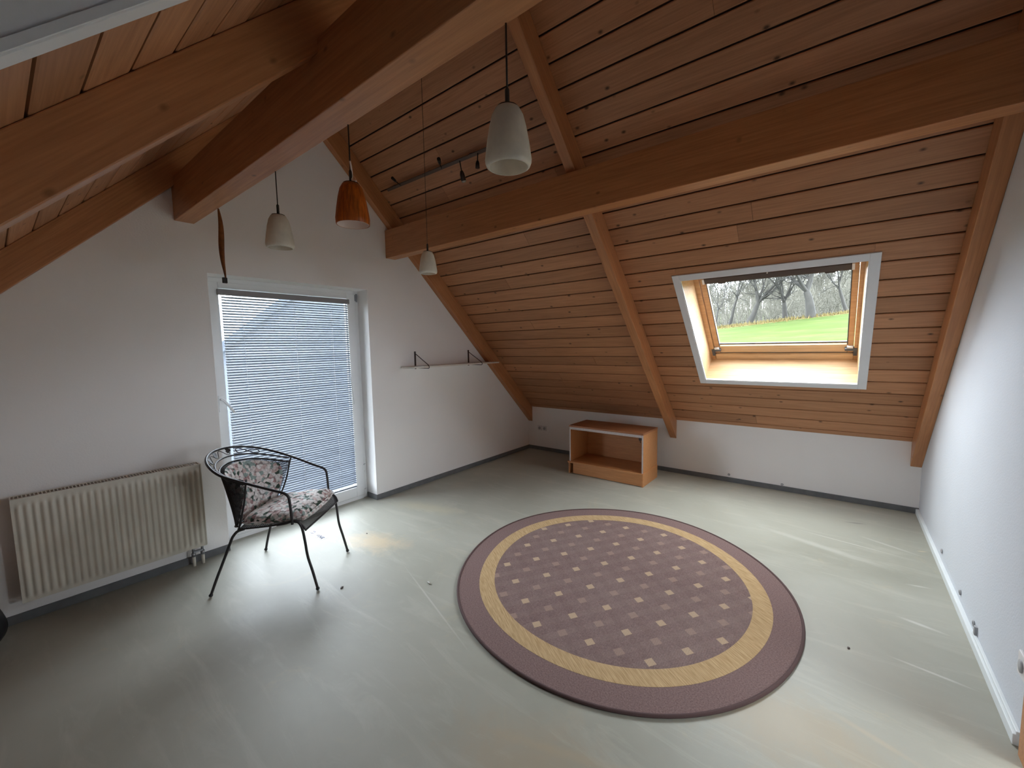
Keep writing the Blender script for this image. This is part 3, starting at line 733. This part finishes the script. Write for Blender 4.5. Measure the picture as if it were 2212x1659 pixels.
# mesh back: from the inner rail down to the seat
def back(u, v, off=0):
    a = -1+2*u; top = arch(a, -.350+off, -.07, .262-off, .785, .715); bot = arch(a, -.225+off, -.165, .225-off, .415, .430)
    return top.lerp(bot, v)
def wire(name, fn, nu, nv, parent, th=.0022):
    # diagonal lattice of flat strands
    mb = MB()
    def strand(p, q, r_):
        d = (q-p); n_ = d.cross(Vector((0, 0, 1)));
        if n_.length < 1e-6: n_ = Vector((1, 0, 0))
        n_.normalize(); m_ = d.cross(n_).normalized()
        vs = [p+n_*r_, p+m_*r_, p-n_*r_, p-m_*r_, q+n_*r_, q+m_*r_, q-n_*r_, q-m_*r_]
        mb.add(vs, [(0, 1, 5, 4), (1, 2, 6, 5), (2, 3, 7, 6), (3, 0, 4, 7)])
    for i in range(nu):
        for j in range(nv):
            a = fn(i/nu, j/nv); b = fn((i+1)/nu, (j+1)/nv); c = fn((i+1)/nu, j/nv); d = fn(i/nu, (j+1)/nv)
            strand(a, b, th/2); strand(c, d, th/2)
    return mb.build(name, 'darkmetal', parent, True, kind='stuff')
wire('back_mesh', back, 74, 34, ch, .0034)
for sg in (-1, 1):   # uprights closing the mesh back and joining the hoop
    p = [(-.06, sg*.272, .748), (-.07, sg*.264, .715), (-.10, sg*.25, .58), (-.150, sg*.232, .44), (-.155, sg*.23, .405)]
    MB().tube(cat(p, 4), .006, 8).build('back_upright', 'darkmetal', ch, True)
MB().tube(arc_pts(-.228, -.165, .226, .413, .428, 24), .0055, 8).build('lower_back_rail', 'darkmetal', ch, True)
# seat frame with turned down front
sf = [(-.165, -.225, .408), (.05, -.245, .435), (.17, -.255, .458), (.225, -.256, .462), (.262, -.253, .440), (.278, -.250, .405)]
front = [(.278, -.250, .405), (.278, 0, .403), (.278, .250, .405)]
MB().tube(cat(sf, 5), .0055, 8).tube(cat(mir(sf), 5), .0055, 8).tube(front, .0055, 8).tube([(-.165, -.225, .408), (-.215, -.12, .402), (-.225, 0, .40), (-.215, .12, .402), (-.165, .225, .408)], .0055, 8).build('seat_frame', 'darkmetal', ch, True)
sfc = cat(sf, 8)
def seat(u, v):
    q = u*(len(sfc)-1); i = min(int(q), len(sfc)-2); p = sfc[i].lerp(sfc[i+1], q-i); return Vector((p.x-.03*(1-abs(2*v-1)**2)*(1-u), p.y*(1-2*v), p.z-.006*math.sin(math.pi*v)))
wire('seat_mesh', seat, 40, 42, ch, .0026)
for nm, pts in (('B', [(.10, -.252, .444), (.16, -.258, .456), (.205, -.260, .470), (.238, -.257, .462), (.258, -.253, .42), (.270, -.250, .33), (.280, -.248, .23), (.305, -.248, .13), (.332, -.250, .012)]), ('A', [(-.12, -.236, .415), (-.160, -.240, .402), (-.185, -.246, .375), (-.200, -.250, .345), (-.24, -.262, .24), (-.288, -.283, .11), (-.320, -.300, .012)])):
    for sg in (1, -1):
        pp = [(x, y*sg, z) for x, y, z in pts]
        lg = MB().tube(cat(pp, 5), .0085, 8).build('leg', 'darkmetal', ch, True)
        e = Vector(pp[-1]); MB().ball((e.x, e.y, .013), .0125, 10, (1, 1, .95)).build('foot', 'black', lg, True)
# scroll and leaf ornament between hoop and middle rail
def orn(a, v):    # a along the back, v 0 bottom (middle rail) .. 1 hoop
    lo = arch(a, -.375, -.08, .272, .822, .742); hi = arch(a, -.418, -.06, .298, .878, .748)
    return lo.lerp(hi, v)
mb = MB()
for c0 in (.45, -.02):
    pts = []
    for i in range(60):
        t = i/59*2*math.pi*1.15+.6
        pts.append(orn(c0+.17*math.cos(t), .5+.36*math.sin(2*t)*.9))
    if c0 > .2: mb.tube(pts, .003, 6, cap=True)
mb.build('scroll', 'darkmetal', ch, True)
def leaf(mb, a0, v0, ang, ln):
    cen = orn(a0, v0); ta = (orn(a0+.02, v0)-orn(a0-.02, v0)).normalized(); tv = (orn(a0, min(1, v0+.2))-orn(a0, v0-.2)).normalized(); nn = ta.cross(tv).normalized()
    d = ta*math.cos(ang)+tv*math.sin(ang); s_ = nn.cross(d)
    prof = [(0, 0), (.22, .34), (.36, .22), (.55, .42), (.70, .20), (1, 0), (.70, -.20), (.55, -.42), (.36, -.22), (.22, -.34)]
    vs = [cen+d*(x*ln)+s_*(y*ln) for x, y in prof]; vs2 = [q+nn*.002 for q in vs]; n_ = len(vs)
    mb.add(vs+vs2, [list(range(n_)), list(range(n_, 2*n_))[::-1]]+[(i, (i+1) % n_, n_+(i+1) % n_, n_+i) for i in range(n_)])
for a0 in (-.62, -.40, -.16, .12):
    mb = MB(); leaf(mb, a0, .35, .9, .05); mb.build('leaf', 'darkmetal', ch, True)
    mb = MB(); leaf(mb, a0+.08, .6, 2.6, .038); mb.build('leaf', 'darkmetal', ch, True)
mb = MB(); mb.tube([orn(-.78+.95*i/40, .5+.33*math.sin(i*.62)) for i in range(41)], .0024, 6); mb.build('vine', 'darkmetal', ch, True)

def pillow(mb, fn, nu=30, nv=30):
    # closed cushion: fn(u,v,h) maps footprint and height -1..1
    def top(sgn):
        def f(u, v):
            a = 2*u-1; b = 2*v-1; e = max(abs(a), abs(b)); h = (1-e**5)**.5
            k = 1-.10*(a*a*b*b)
            return fn(a*k, b*k, sgn*h)
        return f
    mb.grid(top(1), nu, nv); mb.grid(top(-1), nu, nv); return mb
def seatc(a, b, h):
    x = .058+a*.222; y = b*.252*(1 if a > 0 else 1-.08*a*a)
    z = .466+x*.11+.043*h+.004*math.sin(9*a)*math.cos(7*b)*(h > 0)
    if a > .7: z -= (a-.7)*.10
    return Vector((x, y, z))
o = thing('seat_cushion', 'floral seat cushion lying on the wrought iron armchair', 'cushion', tuple(CH+Vector((0, 0, .45))), RZ)
ROOT[o] = ROOT[ch]
def rel(mb, dz):
    for q in mb.v: q.z -= dz
    return mb
rel(pillow(MB(), seatc), .45).build('cover', 'floral', o, True)
mb = MB(); mb.tube([Vector((.058+.226*math.copysign(min(1, abs(1.25*math.cos(t))), math.cos(t)), .254*math.copysign(min(1, abs(1.25*math.sin(t))), math.sin(t)), .468+(.052+.2*math.cos(t))*.11-.45)) for t in [2*math.pi*i/60 for i in range(60)]], .0035, 6, True)
mb.build('piping', 'floral', o, True)
def backc(a, b, h):
    u = .5+a*.485; v = .50-b*.475
    p = back(u, v, .0); c = Vector((.05, 0, p.z)); d = (c-p).normalized()
    # three panels with seams between them
    seam = min(abs(a-.36), abs(a+.36)); th = .020*(1 if seam > .08 else .55+.45*seam/.08)
    lean = .012
    q = p+d*(.026+lean*0+th*h); q.z += .004
    return q
o2 = thing('back_cushion', 'floral back cushion curved inside the wrought iron armchair', 'cushion', tuple(CH+Vector((0, 0, .45))), RZ)
mb = pillow(MB(), backc, 48, 26); rel(mb, .45).build('cover', 'floral', o2, True)

# ------------------------------------------------------------------ pendant lamps
def pendant(name, label, loc, ztop, shade, cord, scale=1.0, group='pendant lamps under the roof', puff=0):
    t = thing(name, label, 'lamp', (loc[0], loc[1], ztop), group=group)   # origin at the top of the cord
    h = .165*scale; z0 = loc[2]-ztop        # bottom rim in local z
    rr_ = .0675*scale
    prof = [(.030, h), (.036, h-.004), (.046, h-.022), (.055, h*.66), (.0625, h*.40), (.0685, h*.14)]+([(.0675, h*.03), (.066, 0)] if shade == 'amber' else [(.0675, h*.07), (.064, h*.02), (.0585, 0)])
    prof = [(r*scale, z+z0) for r, z in prof]; ins = [(r-.003, z) for r, z in prof[::-1]]
    if shade == 'amber':
        MB().lathe(prof).build('shade', 'amber', t, True); MB().lathe(ins).build('shade_lining', 'inner', t, True)
    else: MB().lathe(prof+ins).build('shade', 'frost', t, True)
    MB().lathe([(.001, h+z0+.004), (.031*scale, h+z0+.002), (.032*scale, h+z0-.006), (.001, h+z0-.006)]).lathe([(.004, h+z0+.055), (.0065, h+z0+.05), (.0065, h+z0), (.001, h+z0)]).build('cap', 'cord', t, True)
    MB().tube([(0, 0, 0), (0, 0, h+z0+.05)], .0028 if cord != 'thin' else .0016, 6).build('cord', 'cord', t, True)
    MB().tube([(0, 0, h+z0-.006), (0, 0, h+z0-.05)], .014, 10).ball((0, 0, h+z0-.085), .026*scale, 12, (1, 1, 1.25)).build('bulb', 'frost', t, True)
    if puff: MB().tube(cat([(0, 0, h+z0+.09), (.004, .002, h+z0+.06), (.0, .006, h+z0+.03), (.012, .0, h+z0+.012), (.026, .008, h+z0+.006)], 4), .004, 6).build('cord_loop', 'inner', t, True)
    return t
ZB = 2.4665
pendant('pendant_lamp', 'white frosted glass pendant lamp hanging largest and nearest, in front of the boards', (2.902, -4.035, 2.072), ZB, 'frost', '')
pendant('pendant_lamp', 'white frosted pendant lamp hanging above the balcony door', (1.372, -4.035, 2.082), ZB, 'frost', '')
pendant('pendant_lamp', 'orange streaked pendant lamp between the white ones', (2.066, -4.035, 2.068), ZB, 'amber', '', puff=1)
pendant('pendant_lamp', 'small far white pendant lamp on a long thin cord below the right purlin', (1.356, -3.03, 2.075), KZ+3.03*T-.004, 'frost', 'thin', .93)

# brown strap hanging from the purlin
mb = MB(); n_ = 26; zt, zb = ZB, 2.03
for i in range(n_):
    pass
def strapf(u, v):
    z = zt+(zb-zt)*u; wdt = .004+.0115*math.sin(math.pi*min(1, u*1.02))**.8+.002*u; a = .7-1.3*u
    c = Vector((.51+.012*math.sin(3*u), -4.032+.004*math.sin(2.5*u*3)+.012*max(0, u-.8)*5*.4, z))
    return c+Vector((math.cos(a+.9), math.sin(a+.9), 0))*wdt*(2*v-1)
st = thing('hanging_strap', 'brown leather strap hanging from the purlin beside the balcony door', 'strap', (.51, -4.032, ZB))
o = MB().grid(strapf, n_, 3).build('strap', 'strap', st); sm = o.modifiers.new('s', 'SOLIDIFY'); sm.thickness = .003
o = MB().box((.498, -4.040, 1.995), (.512, -4.012, 2.032)).build('dark_tip', 'cord', st); bevel(o, .003)

# spotlight rail on the right slope
rl = thing('spotlight_rail', 'dull metal spotlight rail on the boards behind the large pendant lamp', 'lamp', tuple(PR(.86, 3.5, 0)))
MB().box((.22, 3.485, -.045), (1.70, 3.510, -.030), PR).build('rail', 'railm', rl)
for x in (.30, .80, 1.30, 1.62): MB().box((x-.012, 3.49, -.031), (x+.012, 3.505, 0), PR).build('mount', 'spot', rl)
for x, dx, ds, ln, rd in ((.42, .05, .10, .07, .011), (.98, .10, .09, .10, .013), (1.20, 0, -.13, .16, .018), (1.40, -.01, -.08, .10, .015), (1.66, .03, -.17, .12, .03)):
    a = PR(x, 3.497, -.045); b = PR(x+dx*.5, 3.497+ds*.5, -.085); c = PR(x+dx, 3.497+ds, -.12)
    arm = MB().tube([a, b], .004, 6).build('arm', 'spot', rl)
    MB().tube([b, b+(c-b)*.3, c], [rd*.6, rd, rd*1.15], 12).build('spot_head', 'spot', arm)
    if rd > .017: MB().tube([c, c+(c-b).normalized()*.012], rd*.9, 12).build('lens', 'frost', arm)

# ------------------------------------------------------------------ small things on floor and walls
pc = thing('paper_note', 'small white card with pen strokes on the floor behind the chair leg', 'paper', (.303, -3.435, 0), math.radians(0))
MB().add([(.180, -3.472, .0015), (.427, -3.462, .0015), (.425, -3.399, .0015), (.177, -3.407, .0015), (.180, -3.472, .0005), (.427, -3.462, .0005), (.425, -3.399, .0005), (.177, -3.407, .0005)], [(0, 1, 2, 3), (7, 6, 5, 4), (0, 4, 5, 1), (1, 5, 6, 2), (2, 6, 7, 3), (3, 7, 4, 0)]).build('card', 'white', pc)
mb = MB(); zi = .0022
for pts in ([(.205, -3.42), (.232, -3.415), (.245, -3.43), (.235, -3.448), (.215, -3.45)], [(.31, -3.445), (.335, -3.425)], [(.345, -3.455), (.352, -3.42), (.372, -3.452), (.380, -3.418)], [(.385, -3.45), (.405, -3.42)], [(.392, -3.422), (.405, -3.455)]):
    mb.tube([(x, y, zi) for x, y in pts], .0022, 5)
mb.build('writing', 'ink', pc)
def chip(label, x, y, s, mat, seed, cat_='debris'):
    rr2 = random.Random(seed); mb = MB(); mb.ball((0, 0, 0), s, 8, (1.5, .8, .35))
    for q in mb.v: q *= 1+rr2.uniform(-.2, .2)
    o = mb.build('floor_chip', mat, label=label, cat=cat_); o.location = (x, y, s*.32); o.rotation_euler = (0, 0, rr2.uniform(0, 3)); return o
chip('pale flat crumb on the floor left of the rug', 1.62, -3.34, .014, 'floor', 1)
chip('dark twig-like chip on the bare floor between chair and rug', 1.20, -3.72, .011, 'bracket', 2)
chip('tiny dark crumb beside the sandy stain on the floor', .62, -3.17, .007, 'bracket', 3)
chip('small dark crumb near the right wall on the floor', 3.78, -2.45, .007, 'bracket', 4)
def clip_(label, p, wall, s=.012):
    mb = MB(); n_ = 12
    if wall == 'R': pts = [Vector((L-.004, p[0]+s*math.cos(2*math.pi*i/n_), p[1]+s*math.sin(2*math.pi*i/n_))) for i in range(n_)]
    else: pts = [Vector((p[0]+s*math.cos(2*math.pi*i/n_), -.004, p[1]+s*math.sin(2*math.pi*i/n_))) for i in range(n_)]
    c = sum(pts, Vector())/n_; o = mb.tube([q-c for q in pts], .004, 6, True).build('cable_clip', 'clip', label=label, cat='clip', group='cable clips above the skirting'); o.location = c; return o
clip_('farthest small ring clip on the right wall above the duct', (-1.10, .106), 'R'); clip_('middle small ring clip on the right wall above the duct', (-1.67, .095), 'R'); clip_('nearest small ring clip on the right wall above the duct', (-1.99, .085), 'R')
clip_('ring clip on the knee wall, nearer the cabinet', (2.76, .081), 'B', .009); clip_('ring clip on the knee wall below the skylight', (3.26, .066), 'B', .009)
o = MB().box((L-.012, -2.055, .055), (L, -2.035, .10)).build('duct_end_cap', 'clip', label='small dark end piece where the white duct steps down', cat='cap')
for nm, x in (('left half of the double socket low on the knee wall left of the cabinet', .207), ('right half of the double socket low on the knee wall left of the cabinet', .292)):
    s_ = thing('wall_socket', nm, 'socket', (x, 0, .33), group='sockets on the knee wall')
    bevel(MB().box((x-.036, -.010, .294), (x+.036, 0, .366)).build('plate', 'plug', s_), .004)
    MB().lathe([(.021, 0), (.021, .004), (.018, .004), (.018, 0)], (0, 0, 0), 20, lambda v, x=x: Vector((x+v.x, -.010-v.z, .33+v.y))).add([(x+.018*math.cos(i*.5236), -.0108, .33+.018*math.sin(i*.5236)) for i in range(12)], [list(range(12))]).build('insert', 'clip', s_)
s_ = thing('wall_socket', 'white socket on the right wall at the picture edge', 'socket', (L, -2.69, .31))
bevel(MB().box((L-.012, -2.745, .265), (L, -2.655, .355)).build('plate', 'plug', s_), .004)
MB().lathe([(.024, 0), (.024, .004), (.001, .004)], (0, 0, 0), 20, lambda v: Vector((L-.012-v.z, -2.70+v.x, .31+v.y))).build('insert', 'clip', s_)
# black sack cut by the left edge of the picture
mb = MB()
def sack(u, v):
    a = 2*math.pi*u; h = v; r_ = .165*(math.sin(math.pi*min(1, h*1.02+.0))**.35 if h > 0 else 0)*(1-.55*h*h)
    r_ *= 1+.10*math.sin(5*a+3*h)+.05*math.sin(11*a-6*h)
    return Vector((.272+r_*math.cos(a), -5.247+r_*math.sin(a), .42*h))
mb.grid(sack, 40, 22, True, True).build('black_sack', 'black', label='black sack on the floor cut off by the left picture edge', cat='bag')

# ================================================================== OUTSIDE
def gz(x, y):
    """meadow rising away from the house to a field edge near y=65"""
    crest = 4.55+.085*(x+2)
    if y < 65:
        t = max(0, (y-4)/61); z = -3.2+(crest+3.2)*t
        z += .05*math.sin(y*1.1+.2*x)*(y > 20)
    else:
        d = y-65; z = crest-.10*min(d, 26)+.05*max(0, min(d, 55)-30)+.20*max(0, min(d, 120)-55)+.02*max(0, d-120)
    return z
def grassmat(name, cols):
    Mx, t, b = newmat(name); b.inputs['Roughness'].default_value = .95; b.inputs['Specular IOR Level'].default_value = .05
    v = coords(t, (.25, 1.0, 1)); nz = noise(t, v, .9, 6, .65, .3)
    r_ = ramp(t, nz, [(.3, cols[0]), (.5, cols[1]), (.7, cols[2])]); t.links.new(r_.outputs[0], b.inputs['Base Color']); return Mx
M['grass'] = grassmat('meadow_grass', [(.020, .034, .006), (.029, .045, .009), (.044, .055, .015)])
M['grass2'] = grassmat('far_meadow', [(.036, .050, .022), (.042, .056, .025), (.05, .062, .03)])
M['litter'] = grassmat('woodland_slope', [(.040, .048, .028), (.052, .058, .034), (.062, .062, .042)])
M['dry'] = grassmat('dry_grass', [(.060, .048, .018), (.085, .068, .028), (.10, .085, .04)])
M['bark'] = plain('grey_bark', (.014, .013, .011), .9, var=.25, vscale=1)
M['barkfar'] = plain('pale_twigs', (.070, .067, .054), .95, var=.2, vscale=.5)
def terr(y0, y1, x0, x1, nx, ny, name, mat, dz=0, **kw):
    return MB().grid(lambda u, v: Vector((x0+u*(x1-x0), y0+v*(y1-y0), gz(x0+u*(x1-x0), y0+v*(y1-y0))+dz)), nx, ny).build(name, mat, **kw)
terr(.6, 63.5, -60, 60, 40, 60, 'meadow', 'grass', kind='structure')
terr(63.5, 67, -60, 60, 60, 4, 'field_edge', 'dry', kind='structure')
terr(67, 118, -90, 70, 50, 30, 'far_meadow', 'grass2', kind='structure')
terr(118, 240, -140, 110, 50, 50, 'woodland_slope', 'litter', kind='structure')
MB().box((-60, -40, -3.6), (60, .7, -3.25)).build('ground_around_house', 'grass', kind='structure')
# dry grass tufts along the field edge
mb = MB()
for i in range(2600):
    x = R.uniform(-24, 14); y = 65+R.gauss(0, .8); h = R.uniform(.2, .55)*(1.3 if R.random() < .1 else 1); a = R.uniform(0, 3.14); w_ = R.uniform(.06, .16)
    z0_ = gz(x, y)-.03; lean = Vector((R.uniform(-.15, .15), R.uniform(-.1, .1), h))
    p = Vector((x, y, z0_)); dx_ = Vector((math.cos(a), math.sin(a), 0))*w_
    mb.add([p-dx_, p+dx_, p+lean], [(0, 1, 2)])
mb.build('dry_grass', 'dry', label='pale dry grass growing along the far field edge', cat='grass', kind='stuff')

def tree_mesh(seed, h, trunk_r, depth, spread, fork, name='branches', upw=.25, k0=7, lowfork=False, ntw=3):
    rr_ = random.Random(seed); tr = MB(); br = MB()
    def grow(p, d, ln, r, lev):
        n_ = 4 if lev < 2 else 3; pts = [p]; rs = [r]; q = p; dd = d.copy()
        for i in range(n_):
            dd = (dd+Vector((rr_.gauss(0, .13), rr_.gauss(0, .13), rr_.gauss(0, .08)+upw*.12))).normalized()
            q = q+dd*ln/n_; pts.append(q); rs.append(max(.022, r*(1-.42*(i+1)/n_)))
        (tr if lev == 0 else br).tube(pts, rs, k0 if lev == 0 else (5 if lev < 3 else 3), cap=False)
        if lev >= depth: return
        nb = fork if lev == 0 else rr_.choice([2, 3, 3] if ntw == 3 else [2, 2, 3])
        for j in range(nb):
            ax = dd.orthogonal(); ax.rotate(Matrix.Rotation(2*math.pi*(j+rr_.random()*.6)/nb+lev, 3, dd))
            sp = spread*(rr_.uniform(.6, 1.3)); nd = (dd*math.cos(sp)+ax.normalized()*math.sin(sp)).normalized()
            grow(pts[-1], nd, ln*rr_.uniform(.62, .86)*(1.25 if lev == 0 and lowfork else 1), rs[-1]*rr_.uniform(.62, .8), lev+1)
        if lev >= 1:      # side shoots
            for j in range(2):
                i = rr_.choice([1, 2]); ax = Vector((rr_.gauss(0, 1), rr_.gauss(0, 1), rr_.gauss(0, .6))).normalized()
                grow(pts[i], (dd*.6+ax*.8).normalized(), ln*.5, rs[i]*.5, max(lev+2, depth-1))
    grow(Vector((0, 0, -.3)), Vector((0, 0, 1)), h*(.16 if lowfork else .24), trunk_r, 0)
    return tr, br
def tree(kind, label, loc, mt, group='bare trees along the field edge', rz=0, sc=1.0, mat='bark'):
    t = thing('bare_tree', label, 'tree', loc, rz, group)
    tr, br = mt
    o = bpy.data.objects.new('trunk', tr); COL.objects.link(o); o.parent = t
    o = bpy.data.objects.new('branches', br); COL.objects.link(o); o.parent = t
    t.scale = (sc,)*3; return t
def tm(mat, *a, **k):
    tr, br = tree_mesh(*a, **k); return tr.mesh('trunk', mat), br.mesh('branches', mat)
TM = [tm('bark', 11, 25, .70, 7, .60, 4, lowfork=True, upw=.3), tm('bark', 5, 23, .50, 7, .40, 5, lowfork=True, upw=.6), tm('bark', 23, 18, .28, 6, .38, 3, upw=.6),
      tm('barkfar', 31, 19, .24, 6, .40, 3, upw=.6), tm('barkfar', 37, 17, .2, 6, .45, 4, upw=.5)]
def at(px, y):     # ground point on the ray through picture column px at depth y
    d = fw*F_PX+r2*(px-1106)-u2*(720-829.5); s_ = (y-CAM.y)/d.y; x = CAM.x+d.x*s_; return (x, y, gz(x, y))
near = [(1752, 64.5, 0, .95, .4, 'thick-trunked bare oak with wide spreading limbs at right of the skylight view'),
        (1694, 66.5, 1, .85, 1.1, 'low-forking bare tree in the middle of the skylight view'),
        (1616, 65.5, 1, 1.0, 3.0, 'multi-stemmed bare tree left of the middle of the skylight view'),
        (1572, 66, 2, 1.0, .3, 'slender bare tree near the left edge of the skylight view'),
        (1542, 67, 2, .8, 2.0, 'thin bare tree at the far left of the skylight view'),
        (1833, 70, 2, 1.05, 4.0, 'thin bare tree at the right edge of the skylight view')]
for px, y, k, sc, rz, lb in near: tree(k, lb, at(px, y), TM[k], rz=rz, sc=sc)
mb = MB()
for i in range(1150):      # the wood on the far slope: too far to pick its trees apart
    y = R.uniform(112, 200); px = R.uniform(1440, 1930); x, y, z = at(px, y); h = R.uniform(9, 15)
    if px < 1690 and y < 128: continue
    p = Vector((x, y, z-.3)); tip = p+Vector((R.uniform(-1, 1), 0, h)); mb.tube([p, p.lerp(tip, .5), tip], [.17, .11, .03], 3, cap=False)
    for k in range(22):
        q = p.lerp(tip, R.uniform(.25, .95)); a = R.uniform(0, 6.28); l_ = R.uniform(1.2, 3.6); e = q+Vector((math.cos(a)*l_*.7, math.sin(a)*l_*.5, l_*R.uniform(.4, 1.1)))
        w_ = Vector((.05, 0, .03)); mb.add([q-w_, q+w_, e], [(0, 1, 2)])
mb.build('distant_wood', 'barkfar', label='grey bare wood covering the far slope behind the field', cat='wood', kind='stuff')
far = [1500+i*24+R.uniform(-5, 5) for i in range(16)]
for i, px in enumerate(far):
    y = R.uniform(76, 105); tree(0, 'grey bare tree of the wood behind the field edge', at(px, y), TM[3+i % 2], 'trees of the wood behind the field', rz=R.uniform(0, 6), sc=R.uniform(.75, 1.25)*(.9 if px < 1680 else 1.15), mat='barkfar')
# fence posts at the field edge
for i, px in enumerate((1643, 1656, 1660, 1680, 1712)):
    x, y, z = at(px, 65.8); o = MB().tube([(0, 0, -.2), (0, 0, 1.0 if i == 0 else .8)], .07, 6).build('fence_post', 'bark', label='weathered fence post at the field edge between the bare trees', cat='post', group='fence posts at the field edge'); o.location = (x, y, z)
# neighbouring house behind the balcony door
M['brick'] = plain('grey_rendered_wall', (.085, .095, .12), .9, var=.08)
M['tiles'] = plain('blue_grey_roof_tiles', (.045, .055, .075), .7, var=.15)
nh = thing('neighbour_house', 'grey rendered house gable with tiled roof behind the balcony door blind', 'building', (-14, -3, -3.25))
gb = MB(); gb.prism([(-7.0, -3.25), (16, -3.25), (16, 4.0), (8.5, 8.3), (.2, 1.5), (-7, 1.5)], lambda y, z: Vector((-22, y, z)), lambda y, z: Vector((-14, y, z)))
gb.build('wall', 'brick', nh)
rf = MB(); rf.prism([(-.2, 1.2), (8.5, 8.3), (16.5, 3.7), (16.6, 4.0), (8.5, 8.65), (-.35, 1.45)], lambda y, z: Vector((-22.3, y, z)), lambda y, z: Vector((-13.7, y, z)))
rf.build('roof', 'tiles', nh)
for yy in (-5.2, -2.4, 5.4):
    f = MB().box((-14.02, yy, -.6), (-13.96, yy+1.2, .9)).build('window', 'upvc', nh); MB().box((-13.97, yy+.08, -.5), (-13.95, yy+1.12, .82)).build('pane', 'gasket', f)
bal = thing('balcony', 'grey balcony slab outside the balcony door', 'balcony', (-.9, -3.3, -.18))
MB().box((-1.5, -4.6, -.18), (-.31, -2.0, -.03)).build('slab', 'brick', bal)
